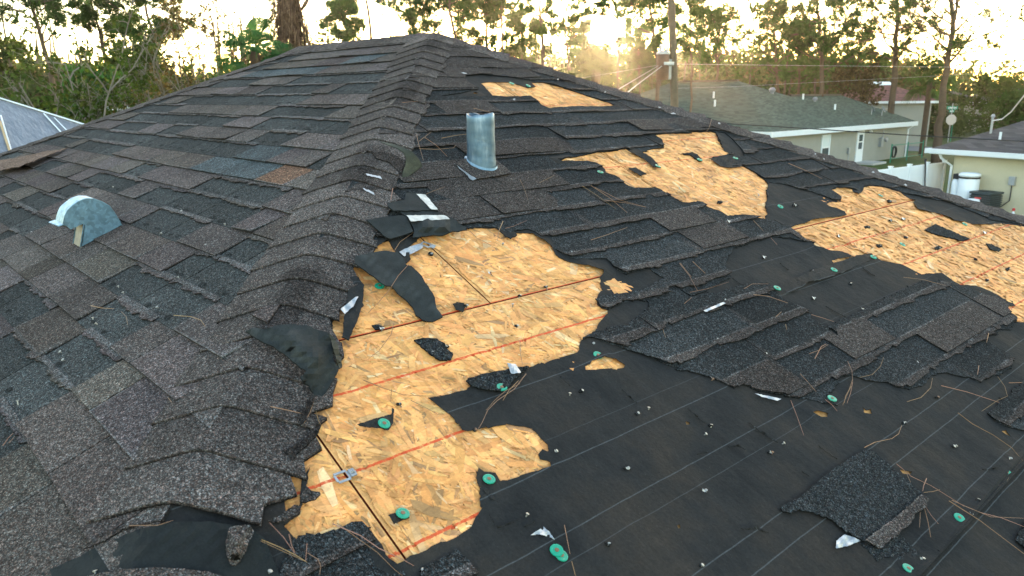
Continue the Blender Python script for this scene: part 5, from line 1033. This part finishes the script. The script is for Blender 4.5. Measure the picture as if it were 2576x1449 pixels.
part('skylight', M['vinyl'], rh, lambda mb: slab_poly(mb, [Q(-1.2, -.9, zr - .28), Q(1.0, -.9, zr - .28), Q(.8, -.3, zr - .02), Q(-1.0, -.3, zr - .02)], .04))
far_house('low house with dull brown roof right of the red roofed one', 2425, 104, 105, 257, 228, M['brown_roof'], M['wall'], 6)
far_house('low grey roofed house at the far right behind the palm', 2600, 110, 130, 250, 212, M['grey_roof'], M['wall'])
far_house('grey shingle roofed house half hidden by brush at the left', 290, 46, 130, 268, 236, M['brown_roof'], M['wall'], 7)

# ------------------------------------------------------------------ roads
def strip(name, pts, z, m):
    mb = MB(); slab_poly(mb, [(p[0], p[1], GZ + z) for p in pts], .1); return tag(mb.build(name, m), kind='structure')
ra_ = at_z((2290, 392), GZ)
strip('road', [(-150, 62), (120, 62), (120, 67.5), (-150, 67.5)], .03, M['asphalt'])
strip('driveway', [(-40, 104), (40, 104), (40, 108), (-40, 108)], .03, M['concrete'])

# ------------------------------------------------------------------ utility pole, wires, street sign
PD = 24.0; pt = at_D((1688, -30), PD); pbm = at_D((1697, 272), PD); pdir = (pbm - pt) / (pbm - pt)[2]; base = pbm + pdir * (GZ - pbm[2]); top = pt + pdir * 3.0
up = thing('utility_pole', 'tall wooden utility pole carrying a rusty transformer', 'utility pole', tuple(base))
pole = part('pole', M['pole'], up, lambda mb: mb.tube([base + (top - base) * t for t in np.linspace(0, 1, 12)], [.135 - .04 * t for t in np.linspace(0, 1, 12)], 12), True)
tc = at_D((1667, 166), PD - .25); tr = MB(); tr.lathe([(.17, -.40), (.185, -.38), (.185, .32), (.17, .35)], tc, (0, 0, 1), 18)
tro = tr.build('transformer', M['rustcan'], up, True)
part('lid', M['steel'], tro, lambda mb: mb.lathe([(.20, .33), (.20, .38), (.13, .42), (.02, .43)], tc, (0, 0, 1), 18))
for k in (-.07, .11): part('bushing', M['steel'], tro, lambda mb: mb.lathe([(.05, .40), (.035, .44), (.05, .48), (.035, .52), (.05, .56), (.03, .62)], tc + AR * k, (0, 0, 1), 10, (1.4, 1.4, 1.4)))
part('bracket', M['steel'], up, lambda mb: (mb.box((.15, -.05, -.38), (.26, .05, .18), (.6, .6, .6), ax=(AR, AF, np.array([0, 0, 1.0])), o=tc), mb.box((.0, -.2, -.02), (.3, -.12, .06), ax=(AR, AF, np.array([0, 0, 1.0])), o=tc)))
def wire(label, pts, r_, m, sag=0.0, cat='power line', name='power_line'):
    W3 = [at_D((x, y), D) if not isinstance(x, np.ndarray) else x for x, y, D in pts]; out = []
    for i in range(len(W3) - 1):
        for j in range(10):
            t = j / 10; q = W3[i] + (W3[i + 1] - W3[i]) * t; out.append(q - np.array([0, 0, sag * 4 * t * (1 - t)]))
    out.append(W3[-1]); mb = MB(); mb.tube(out, r_, 5); return tag(mb.build(name, m), label, cat)
wire('thin power line running level from the pole to the right edge', [(1688, 161, 23.9), (2305, 168, 40), (2800, 172, 60)], .0045, M['steel'])
wire('pale power line running from the transformer up left behind the roof', [(1655, 164, 23.8), (1458, 197, 27), (1250, 222, 34)], .0045, M['steel'])
wire('thick twisted service cable dropping from the transformer to the left', [(1665, 166, 23.6), (1600, 215, 20), (1570, 240, 18.5), (1530, 275, 17)], .014, M['steel'])
wire('second cable dropping from the transformer behind the twisted cable', [(1660, 163, 23.8), (1560, 222, 20.5), (1500, 262, 18.5)], .010, M['steel'])
wire('thin sagging line crossing in front of the trees above the green roof', [(1700, 222, 50), (1848, 218, 50), (2375, 190, 60), (2800, 160, 70)], .007, M['steel'])
wire('dark cable crossing low in front of the cream wall and beige house', [(1780, 308, 22), (1848, 312, 22), (2024, 323, 22), (2270, 339, 22), (2600, 357, 22), (2800, 366, 22)], .014, M['black'])
wire('white twisted service cable rising to the right from the beige house mast', [(MAST, 0, 0), (2520, 300, MD - 1.0), (2544, 281, MD - 2), (2580, 236, MD - 4), (2650, 140, MD - 7)], .022, M['vinyl'])
SP = np.array([-22.2, 75.2, GZ]); ss = thing('street_sign', 'green street name blades above the grey back of a stop sign', 'sign', tuple(SP))
part('post', M['steel'], ss, lambda mb: mb.tube([SP, SP + (0, 0, 3.5)], .05, 6))
AXS = (np.array([AR[0], AR[1], 0]), np.array([AF[0], AF[1], 0]), np.array([0, 0, 1.0]))
part('stop_sign_back', M['steel'], ss, lambda mb: mb.add([SP + AXS[0] * .50 * math.cos(a) - AXS[1] * (.06 + k * .02) + np.array([0, 0, 2.05 + .50 * math.sin(a)]) for k in (0, 1) for a in [math.pi / 8 + i * math.pi / 4 for i in range(8)]], [tuple(range(8)), tuple(range(15, 7, -1))] + [(i, (i + 1) % 8, (i + 1) % 8 + 8, i + 8) for i in range(8)], (1.1, .95, .92)))
bl1 = part('name_blade', M['greenpaint'], ss, lambda mb: mb.box((-.5, -.02, 2.98), (.5, .02, 3.28), ax=AXS, o=SP)); part('lettering', M['vinyl'], bl1, lambda mb: [mb.box((-.38 + .13 * k, -.028, 3.05), (-.38 + .13 * k + (.09 if k % 3 else .06), -.021, 3.05 + (.15 if k % 2 else .12)), ax=AXS, o=SP) for k in range(6)])
bl2 = part('name_blade', M['greenpaint'], ss, lambda mb: mb.box((-.25, -.03, 2.70), (.22, .01, 2.95), ax=AXS, o=SP)); part('lettering', M['vinyl'], bl2, lambda mb: [mb.box((-.17 + .11 * k, -.038, 2.76), (-.10 + .11 * k, -.031, 2.88), ax=AXS, o=SP) for k in range(3)])
gpst = SP + AXS[0] * .78 + AXS[1] * 1.0; tag(part('marker_post', M['greenpaint'], None, lambda mb: (mb.tube([gpst + (0, 0, .0), gpst + (0, 0, 1.9)], .055, 6), mb.lathe([(.07, 1.9), (.07, 1.98), (.02, 2.0)], gpst, (0, 0, 1), 8))), 'slim green post right of the stop sign back', 'post')

# ------------------------------------------------------------------ trees
def unit(v): return v / (np.linalg.norm(v) + 1e-9)
def leaves(centers, outs, n, L, wd, rs, tone, spread=1.0, quad=False, up=.25):
    """n blades round each centre; returns verts, faces, cols"""
    C_ = np.repeat(np.asarray(centers), n, 0); O_ = np.repeat(np.asarray(outs), n, 0); k = len(C_)
    d = rs.normal(size=(k, 3)) * spread + O_ * .7; d[:, 2] += up; d /= np.linalg.norm(d, axis=1)[:, None] + 1e-9
    a = np.cross(d, rs.normal(size=(k, 3))); a /= np.linalg.norm(a, axis=1)[:, None] + 1e-9
    LL = L * rs.uniform(.6, 1.25, (k, 1)); ww = wd * rs.uniform(.6, 1.3, (k, 1)); t = np.repeat(rs.uniform(.6, 1.45, len(centers)), n)[:, None] * rs.uniform(.8, 1.2, (k, 1)) * tone
    cl = t * (1 + rs.uniform(-.08, .08, (k, 3)))
    if quad:
        C_ = C_ + d * LL * rs.uniform(0, 1, (k, 1)); v = np.stack([C_ - a * ww * .15, C_ + d * LL * .5 - a * ww * .5, C_ + d * LL, C_ + d * LL * .5 + a * ww * .5], 1).reshape(-1, 3); f = np.arange(4 * k).reshape(-1, 4); c = np.repeat(cl, 4, 0)
    else:
        v = np.stack([C_ - a * ww * .5, C_ + a * ww * .5, C_ + d * LL], 1).reshape(-1, 3); f = np.arange(3 * k).reshape(-1, 3); c = np.repeat(cl, 3, 0)
    return v, f, c
def mk_np(name, v, f, c, m, parent):
    me = bpy.data.meshes.new(name); k = f.shape[1]; me.vertices.add(len(v)); me.vertices.foreach_set('co', np.ascontiguousarray(v, np.float32).ravel())
    me.loops.add(f.size); me.loops.foreach_set('vertex_index', f.astype(np.int32).ravel()); me.polygons.add(len(f)); me.polygons.foreach_set('loop_start', np.arange(0, f.size, k, dtype=np.int32))
    at = me.color_attributes.new('Col', 'FLOAT_COLOR', 'POINT'); cc = np.ones((len(v), 4), np.float32); cc[:, :3] = c; at.data.foreach_set('color', cc.ravel())
    me.materials.append(m); me.update(calc_edges=True); me.validate(); o = bpy.data.objects.new(name, me)
    if parent is not None: o.parent = parent; o.location = -parent.location
    return link(o)
def tree(name, label, D, path, wpx, crown, nb, blen, ntuft, kind='pine', leaf=None, seed=1, top=.35, cat='tree', upb=.25, group=None, barkm=None, tone=1.0, tuft=None, sub=2):
    rs = np.random.RandomState(seed); P = [at_D(p, D) for p in path]; b0 = np.array([P[0][0], P[0][1], GZ - .1])
    if P[0][2] - GZ > .5: P = [b0 + (P[0] - b0) * 0 + np.array([rs.uniform(-.1, .1), rs.uniform(-.1, .1), 0])] + P
    r0 = wpx * D / FPX / 2; cum = np.concatenate([[0], np.cumsum([np.linalg.norm(P[i + 1] - P[i]) for i in range(len(P) - 1)])]); cum /= cum[-1]; Pa = np.array(P)
    def at(s): return np.array([np.interp(s, cum, Pa[:, i]) for i in range(3)])
    ss_ = np.linspace(0, 1, 14); t = MB(); tp = [at(s) + (rs.normal(size=3) * r0 * .25 if 0 < s < 1 else 0) for s in ss_]; t.tube(tp, [r0 * (1.25 if s == 0 else 1) * (1 - (1 - top) * s) for s in ss_], 8)
    z0_, z1_ = at_D((path[0][0], crown[0]), D)[2], at_D((path[0][0], crown[1]), D)[2]; zb, zt = min(z0_, z1_), max(z0_, z1_)
    cen, out = [], []
    zz = [at(s)[2] for s in np.linspace(0, 1, 60)]
    for b in range(nb):
        h = zb + (zt - zb) * ((b + rs.uniform(0, 1)) / nb); s = float(np.interp(h, zz, np.linspace(0, 1, 60))); A = at(s); fr = (h - zb) / (zt - zb + 1e-6)
        az = b * 2.4 + rs.uniform(-.6, .6); L = blen * rs.uniform(.55, 1.15) * (1.0 - .55 * fr ** 2) * (.6 + .4 * min(1, fr * 4)); d = unit(np.array([math.cos(az), math.sin(az), upb + rs.uniform(-.25, .45)]))
        bp_ = [A]; 
        for k in range(5): d = unit(d + rs.normal(size=3) * .22 + np.array([0, 0, .06])); bp_.append(bp_[-1] + d * L / 5)
        rb_ = max(.012, r0 * .30 * (1 - .5 * fr)); t.tube(bp_, [rb_ * (1 - .8 * i / 5) for i in range(6)], 5)
        for k in range(int(ntuft * (2.0 if kind == 'pine' else 1.1))):
            u_ = rs.uniform(.3, 1) ** .8; q = bp_[0] + (np.interp(u_ * 5, range(6), [x[0] for x in bp_]) - bp_[0][0]) * np.array([1, 0, 0]); q = np.array([np.interp(u_ * 5, range(6), [x[i] for x in bp_]) for i in range(3)])
            e = q + rs.normal(size=3) * L * .16 * np.array([1, 1, .7]) + np.array([0, 0, .08 * L]) if k % 4 else bp_[-1] + rs.normal(size=3) * L * .05
            if k % sub == 0: t.tube([q, (q + e) / 2 + rs.normal(size=3) * .05, e], [rb_ * .3, rb_ * .22, .006], 3, cap=False)
            cen.append(e); out.append(unit(e - A))
    o = thing(name, label, cat, tuple(b0 + (0, 0, .1)), group)
    t.build('trunk', barkm or M['bark'], o, True)
    if cen:
        if kind == 'pine': tn_, L, wd = tuft or (26, .36, .044); v, f, c = leaves(cen, out, tn_, L, wd, rs, tone)
        else: tn_, L, wd = tuft or (9, .22, .16); v, f, c = leaves([x + rs.normal(size=3) * .12 for x in cen], out, tn_, L, wd, rs, tone, 1.2, True, .0)
        mk_np('crown', v, f, c, leaf or M['pine'], o)
    return o
pn = M['pine']; p2 = M['pine2']; lf = M['leaf']; dy_ = M['dry']; tw = M['twig']
tree('pine_tree', 'tall curving pine with bare lower limbs at the far left', 40, [(135, 235), (125, 190), (112, 120), (106, 90), (92, 50), (78, 0), (70, -80)], 15, (115, -70), 17, 3.2, 13, seed=1, upb=.35)
tree('pine_tree', 'slim pine leaning left beside the curving pine', 44, [(292, 280), (280, 240), (262, 130), (252, 80), (232, 20), (215, -60)], 10, (125, -50), 16, 2.0, 14, seed=2)
tree('pine_tree', 'shaggy pine with bushy left side left of the palm', 42, [(392, 200), (385, 100), (370, 30), (362, -60)], 12, (140, -50), 24, 2.6, 13, seed=3)
tree('scrub_tree', 'thin half bare tree just left of the palm', 36, [(550, 210), (545, 120), (535, 60), (536, 5)], 7, (150, 10), 15, 1.3, 9, 'leaf', dy_, seed=4, upb=.7, barkm=tw, tuft=(5, .14, .09))
tree('scrub_tree', 'thin half bare tree between the shaggy pine and the palm', 38, [(500, 235), (480, 150), (460, 90), (430, 20)], 6, (170, 20), 15, 1.4, 9, 'leaf', dy_, seed=5, upb=.7, barkm=tw, tuft=(5, .14, .09))
tree('pine_tree', 'leafy bright green pine right of the vine covered trunk', 46, [(868, 130), (870, 60), (866, 15)], 8, (120, 10), 18, 1.5, 13, leaf=p2, seed=6)
tree('pine_tree', 'straight bare pine trunk above the left end of the ridge', 38, [(938, 120), (930, 50), (921, 0), (914, -70)], 13, (-20, -70), 5, 2, 6, seed=7)
tree('dead_tree', 'pale leafless tree between the straight trunk and the green pine', 42, [(962, 110), (962, 60), (955, 30), (958, -10)], 6, (80, -20), 14, 1.6, 5, seed=8, upb=.9, barkm=tw, leaf=dy_, kind='leaf', tuft=(1, .1, .05))
tree('pine_tree', 'dense green pine with wide crown behind the roof peak', 45, [(1042, 120), (1040, 60), (1030, -10), (1030, -60)], 9, (110, -60), 24, 2.4, 14, leaf=p2, seed=9)
tree('pine_tree', 'leaning pine trunk right of the dense green pine', 41, [(1148, 120), (1140, 80), (1132, 30), (1128, -60)], 13, (70, -50), 12, 2.3, 11, seed=10)
tree('pine_tree', 'thin pine close behind the leaning trunk', 47, [(1166, 120), (1158, 60), (1148, 0), (1145, -50)], 9, (60, -40), 12, 1.8, 11, seed=11)
tree('pine_tree', 'bushy pine above the right hip near the peak', 43, [(1228, 150), (1226, 80), (1222, 10), (1220, -60)], 11, (130, -50), 20, 1.8, 12, seed=12)
tree('pine_tree', 'slim pine with short limbs right of the bushy pine', 42, [(1268, 170), (1264, 90), (1261, 10), (1260, -60)], 9, (60, -50), 14, 1.9, 11, seed=13)
tree('pine_tree', 'rounded olive pine low in front of the tall bare trunk', 50, [(1312, 190), (1315, 130), (1312, 60)], 8, (170, 50), 22, 2.0, 14, seed=14)
tree('pine_tree', 'tall bare pine trunk left of the bright sun', 34, [(1368, 200), (1365, 120), (1362, 40), (1360, -70)], 14, (110, -70), 7, 1.0, 5, seed=15)
tree('pine_tree', 'slender backlit pine right of the tall bare trunk', 46, [(1432, 210), (1425, 110), (1415, 30), (1405, -60)], 8, (150, -40), 14, 1.5, 9, seed=16)
tree('pine_tree', 'small backlit pine between the slender pine and the sun', 52, [(1466, 200), (1464, 120), (1460, 50)], 6, (180, 60), 16, 1.4, 11, seed=17)
tree('pine_tree', 'backlit pine whose crown hangs over the sun', 44, [(1552, 230), (1556, 130), (1552, 30), (1545, -60)], 9, (50, -60), 18, 2.0, 14, seed=18)
tree('pine_tree', 'thick backlit pine directly left of the utility pole', 40, [(1656, 200), (1645, 100), (1636, 20), (1630, -70)], 13, (140, -60), 17, 2.4, 12, seed=19)
tree('pine_tree', 'thin pine right behind the utility pole', 46, [(1740, 210), (1738, 120), (1736, 10)], 7, (180, 0), 17, 1.6, 8, seed=20)
tree('spreading_pine', 'broad spreading pine above the left part of the green roof', 54, [(1804, 205), (1804, 160), (1800, 120), (1795, 80)], 11, (165, 30), 24, 4.0, 12, seed=21, upb=.5)
tree('pine_tree', 'bushy pine above the middle of the green roof', 60, [(1955, 230), (1952, 150), (1948, 60)], 10, (200, 20), 28, 3.0, 13, seed=22)
tree('pine_tree', 'tall full pine behind the second ridge of the green roof', 58, [(2068, 250), (2066, 150), (2060, 60), (2058, -10)], 14, (180, -5), 30, 3.6, 14, seed=23)
tree('pine_tree', 'tall straight pine left of the red roof', 62, [(2240, 275), (2250, 170), (2252, 80), (2258, 0), (2262, -50)], 17, (165, -50), 26, 4.2, 14, seed=24)
tree('spreading_pine', 'large spreading pine with long bare limbs at the right', 58, [(2370, 270), (2380, 160), (2390, 110), (2392, 50), (2392, -30)], 19, (170, -30), 22, 5.6, 13, seed=25, upb=.5)
tree('pine_tree', 'tangled pine between the tall straight pine and the spreading pine', 70, [(2165, 240), (2163, 150), (2160, 90)], 9, (200, 70), 24, 2.8, 12, seed=26)
tree('pine_tree', 'dense pine behind the tall full pine on its left', 72, [(2010, 230), (2012, 150), (2012, 80)], 9, (215, 60), 26, 3.2, 13, seed=27)
tree('pine_tree', 'short backlit pine beside the transformer', 55, [(1610, 215), (1606, 150), (1600, 90)], 7, (200, 70), 22, 2.0, 13, seed=28)
tree('leafy_tree', 'olive tree with dense leaves in front of the shaggy pine', 40, [(352, 270), (350, 190), (345, 140)], 8, (255, 135), 20, 1.7, 13, 'leaf', lf, seed=30)
tree('leafy_tree', 'low bright green tree beside the left hip of the roof', 34, [(235, 300), (232, 250), (230, 215)], 5, (290, 205), 18, 1.2, 14, 'leaf', M['pine2'], seed=31)
tree('leafy_tree', 'leafy pine at the far left edge of the picture', 46, [(8, 230), (8, 180), (4, 150)], 8, (230, 145), 16, 2.0, 12, 'leaf', lf, seed=32)
tree('leafy_tree', 'dark bushy tree behind the stop sign', 99, [(2395, 330), (2395, 290), (2395, 260)], 10, (345, 235), 26, 3.2, 16, 'leaf', lf, seed=34, tone=.8)
tree('leafy_tree', 'broad dark bush between the red roof and the stop sign', 92, [(2335, 330), (2335, 300), (2335, 270)], 9, (350, 255), 24, 2.4, 16, 'leaf', lf, seed=35, tone=.75)
tree('leafy_tree', 'rounded shrubby tree above the beige house roof', 66, [(2500, 330), (2500, 280), (2500, 225)], 8, (320, 215), 26, 2.2, 16, 'leaf', lf, seed=36, tone=1.1)
tree('leafy_tree', 'dark green conical shrub at the right edge by the cable', 52, [(2570, 330), (2572, 290), (2575, 255)], 7, (335, 250), 26, 1.3, 18, 'leaf', M['pine'], seed=37, tone=.8)
tree('scrub_tree', 'dry tangled brush tree behind the green roof near the red house', 64, [(2140, 280), (2150, 230), (2155, 190)], 7, (290, 180), 26, 2.6, 13, 'leaf', dy_, seed=38, tone=.8)
tree('leafy_tree', 'golden backlit tree left of the pole below the sun', 48, [(1495, 260), (1495, 200), (1495, 150)], 8, (240, 140), 26, 1.5, 16, 'leaf', lf, seed=39)
# bare brush beside the tarped roof: leaning grey limbs
def brush(label, D, root, tips, seed, wpx=7, leafn=140, leafm=None):
    rs = np.random.RandomState(seed); b0 = at_D(root, D); g0 = np.array([b0[0], b0[1], GZ]); o = thing('bare_brush', label, 'brush', tuple(g0)); t = MB(); cen = []; out = []
    def grow(p, d, L, r_, lev):
        pts = [p]
        for k in range(5): d = unit(d + rs.normal(size=3) * .16 + (0, 0, .02)); pts.append(pts[-1] + d * L / 5)
        t.tube(pts, [max(.006, r_ * (1 - .75 * i / 5)) for i in range(6)], 5 if lev == 0 else 3, cap=False)
        if lev < 3:
            for k in range((6, 5, 4)[lev]):
                u_ = rs.uniform(.25, 1); q = np.array([np.interp(u_ * 5, range(6), [x[i] for x in pts]) for i in range(3)]); grow(q, unit(d + rs.normal(size=3) * .65 + (0, 0, .05)), L * rs.uniform(.22, .42), r_ * .45, lev + 1)
        else: cen.append(pts[-1]); out.append(d); cen.append(pts[3]); out.append(d)
    for tip in tips:
        e = at_D(tip, D + rs.uniform(-1.5, 1.5)); st = g0 + (0, 0, .1); grow(st, unit(e - st), np.linalg.norm(e - st), wpx * D / FPX / 2, 0)
    t.build('trunk', tw, o)
    idx = rs.permutation(len(cen))[:leafn * 3]; v, f, c = leaves([cen[i] for i in idx], [out[i] for i in idx], 4, .13, .10, rs, 1.0, 1.2, True, 0); mk_np('crown', v, f, c, leafm or lf, o)
brush('grey leafless limbs leaning left over the tarped roof', 24, (250, 330), [(70, 190), (130, 150), (20, 235), (200, 170)], 51, 9, 170)
brush('tangle of grey twigs between the tarped roof and the slim pine', 28, (215, 320), [(150, 200), (230, 190), (60, 165)], 52, 7, 200)
brush('bare brown thicket along the left hip below the palm', 30, (520, 300), [(400, 150), (450, 140), (560, 150), (480, 170), (350, 200)], 53, 7, 110, dy_)
brush('fallen grey tree leaning right of the slim pine', 27, (330, 300), [(150, 150), (250, 200), (420, 190)], 54, 9, 140)
brush('thin dry thicket left of the vine covered trunk', 33, (600, 260), [(540, 150), (600, 140), (640, 150)], 55, 6, 120, dy_)
# palms
def palm(label, D, crown, hpx, n, seed, mat_=None, trunkw=22, fan=1.2):
    rs = np.random.RandomState(seed); c = at_D(crown, D); b0 = np.array([c[0], c[1], GZ]); o = thing('palm_tree', label, 'palm', tuple(b0)); mb = MB(); mb.tube([b0, (b0 + c) / 2, c], [trunkw * D / FPX / 2] * 3, 8); mb.build('trunk', M['bark'], o)
    fm_ = MB(); sz = hpx * D / FPX
    for i in range(n):
        az = i * 2.4 + rs.uniform(-.3, .3); el = rs.uniform(-.5, 1.3); d = np.array([math.cos(az) * math.cos(el), math.sin(az) * math.cos(el), math.sin(el)]); L = sz * rs.uniform(.45, .6); h = c + d * L - np.array([0, 0, .1 * L]); fm_.tube([c, (c + h) / 2 + (0, 0, .05 * L), h], .018, 3, (.9, .9, .7), cap=False)
        a = unit(np.cross(d, (0, 0, 1.0)) + rs.normal(size=3) * .15); m_ = 34; tn__ = rs.uniform(.7, 1.35)
        for k in range(m_):
            ph = (k / (m_ - 1) - .5) * 2.9; e = unit(d * math.cos(ph) + a * math.sin(ph)); Lk = sz * .55 * fan * (.75 + .25 * math.cos(ph)); p1 = h + e * Lk * .55; p2_ = p1 + e * Lk * .4 - np.array([0, 0, Lk * rs.uniform(.25, .7)]); w_ = .013 * sz; s_ = unit(np.cross(e, np.cross(d, a))) * w_
            t_ = tn__ * rs.uniform(.85, 1.15); fm_.add([h, p1 - s_, p2_, p1 + s_], [(0, 1, 2, 3)], (t_, t_, t_))
    fm_.build('crown', mat_ or M['palm'], o)
palm('bright green fan palm left of the vine covered trunk', 29, (640, 130), 95, 22, 61)
palm('golden backlit palm standing left of the transformer', 42, (1500, 175), 60, 22, 62, M['leaf'])
palm('dark fan palm below the large spreading pine', 64, (2340, 205), 58, 20, 63, M['pine'], 11)
palm('pale fan palm above the beige house roof ridge', 60, (2535, 240), 50, 20, 64, M['leaf'], 10)
palm('low fan palm hidden beside the golden backlit palm', 46, (1430, 215), 45, 18, 65, M['leaf'])
# twin trunk smothered in dead vines
D = 30; vt = thing('vine_covered_tree', 'thick twin trunk smothered in hanging dead vines left of the ridge', 'tree', tuple(np.append(at_D((735, 130), D)[:2], GZ)))
rs = np.random.RandomState(70); mb = MB()
def px_path(pts, w_): mb.tube([np.append(at_D(pts[0], D)[:2], GZ)] + [at_D(p, D) for p in pts], [w_[0] * D / FPX / 2] + [q * D / FPX / 2 for q in w_], 10)
px_path([(745, 140), (742, 80), (736, 30), (735, -30), (738, -90)], [34, 32, 28, 26, 20]); px_path([(715, 140), (712, 80), (708, 30), (702, -20), (690, -80)], [20, 18, 16, 14, 10]); px_path([(742, 45), (765, 15), (790, -30)], [10, 9, 7]); px_path([(728, 30), (705, 5), (680, -30)], [10, 9, 6])
mb.build('trunk', M['bark'], vt, True); mb = MB()
for i in range(420):
    x = rs.normal(722, 16) + (18 if i % 2 else -4); y0_ = rs.uniform(-20, 70); L = rs.uniform(30, 90); q = [at_D((x + rs.normal(0, 1.2) + (x - 728) * .25 * t, y0_ + L * t), D - rs.uniform(.2, .7)) for t in np.linspace(0, 1, 5)]; mb.tube(q, rs.uniform(.006, .018), 3, tuple(np.array([1, 1, 1]) * rs.uniform(.5, 1.5)), cap=False)
for i in range(160):
    p = at_D((rs.normal(705, 25), rs.uniform(95, 160)), D - .5); e = at_D((rs.normal(675, 22), rs.uniform(130, 185)), D - .6); mb.tube([p, (p + e) / 2 + rs.normal(size=3) * .08, e], .008, 3, tuple(np.array([1, .9, .8]) * rs.uniform(.5, 1.4)), cap=False)
mb.build('hanging_vines', M['vine'], vt)
rsn = np.random.RandomState(71); cen = [at_D((rsn.normal(700, 28), rsn.uniform(-10, 60)), 31) for i in range(70)] + [at_D((rsn.normal(650, 25), rsn.uniform(55, 110)), 32) for i in range(60)]
v, f, c = leaves(cen, [np.zeros(3)] * len(cen), 12, .24, .035, rsn, 1.0); mk_np('crown', v, f, c, pn, vt)
# the far wood and low undergrowth, one mass
rs = np.random.RandomState(80); C_ = []; S_ = []
def mass(n, D0_, D1_, x0_, x1_, ytop, seed, leafs, size, m, name, lab, cat, tone=1.0, jit=22):
    rs = np.random.RandomState(seed); cc = []
    for i in range(n):
        D = rs.uniform(D0_, D1_); x = rs.uniform(x0_, x1_)
        if D0_ > 70 and n > 100 and 2325 < x < 2660 and D < 116: continue
        yt = np.interp(x, [q[0] for q in ytop], [q[1] for q in ytop]) + rs.normal(0, jit); T = at_D((x, yt), D); hgt = max(1.5, T[2] - GZ); rad = hgt * rs.uniform(.18, .32)
        for k in range(leafs):
            u_ = rs.uniform(.08, 1) ** .8; q = rs.normal(size=3) * rad * np.array([1, 1, .5]) * (1.15 - .6 * u_); cc.append((T[0] + q[0], T[1] + q[1], GZ + hgt * u_ + q[2] * .5))
    v, f, c = leaves(cc, np.zeros((len(cc), 3)), 3, size, size * .75, rs, tone, 1.3, True, 0); o = mk_np(name, v, f, c, m, None); return tag(o, lab, cat, kind='stuff')
YT = [(0, 190), (120, 190), (200, 205), (330, 200), (450, 212), (560, 215), (700, 120), (900, 150), (1200, 160), (1350, 175), (1500, 165), (1700, 160), (1900, 165), (2100, 170), (2300, 185), (2450, 195), (2576, 195)]
mass(820, 86, 125, -300, 2850, [(x, y - 8) for x, y in YT], 81, 56, .66, lf, 'far_wood', 'far olive woodland closing the view behind all houses', 'woodland')
mass(260, 84, 112, -300, 2850, [(x, y - 6) for x, y in YT], 82, 34, .55, dy_, 'far_wood', 'far brownish woodland mixed among the olive trees', 'woodland', 1.0, 26)
mass(70, 26, 40, -150, 640, [(0, 240), (200, 255), (330, 240), (450, 235), (640, 200)], 83, 40, .20, lf, 'undergrowth', 'tangled undergrowth behind the left hip and tarped roof', 'undergrowth', .9, 18)
mass(60, 86, 100, 2280, 2650, [(2280, 290), (2576, 290)], 84, 30, .25, lf, 'undergrowth', 'low scrub between the stop sign and the far road', 'undergrowth', .8, 12)
ft = MB(); rs = np.random.RandomState(91)
for i in range(150):
    D = rs.uniform(62, 100); x = rs.uniform(-200, 2750); yt = rs.uniform(20, 150); q = at_D((x, yt), D); b0 = np.array([q[0] + rs.normal(0, .4), q[1] + rs.normal(0, .4), GZ])
    if (1700 < x < 2330 and D < 68) or 2200 < x < 2600: continue
    r_ = rs.uniform(.06, .15); ft.tube([b0, (b0 + q) / 2 + rs.normal(size=3) * .2, q], [r_ * 1.2, r_, r_ * .4], 5)
tag(ft.build('far_trunks', M['bark']), 'thin far pine trunks standing in the woodland', 'trunks', kind='stuff')

# ------------------------------------------------------------------ warm evening haze
hz = MB(); hz.box((-190, -60, GZ - 1.0), (90, 230, 24.0))
hm = bpy.data.materials.new('evening_haze'); hm.use_nodes = True; hn = hm.node_tree; hn.nodes.clear()
ho = hn.nodes.new('ShaderNodeOutputMaterial'); hv_ = hn.nodes.new('ShaderNodeVolumePrincipled'); hv_.inputs['Color'].default_value = (1.0, 0.93, 0.82, 1); hv_.inputs['Density'].default_value = 0.0003; hv_.inputs['Anisotropy'].default_value = 0.9
hn.links.new(hv_.outputs[0], ho.inputs['Volume'])
tag(hz.build('haze', hm), 'thin warm evening haze in the air over the street', 'haze', kind='stuff')
sc.cycles.volume_bounces = 0; sc.cycles.volume_step_rate = 4.0
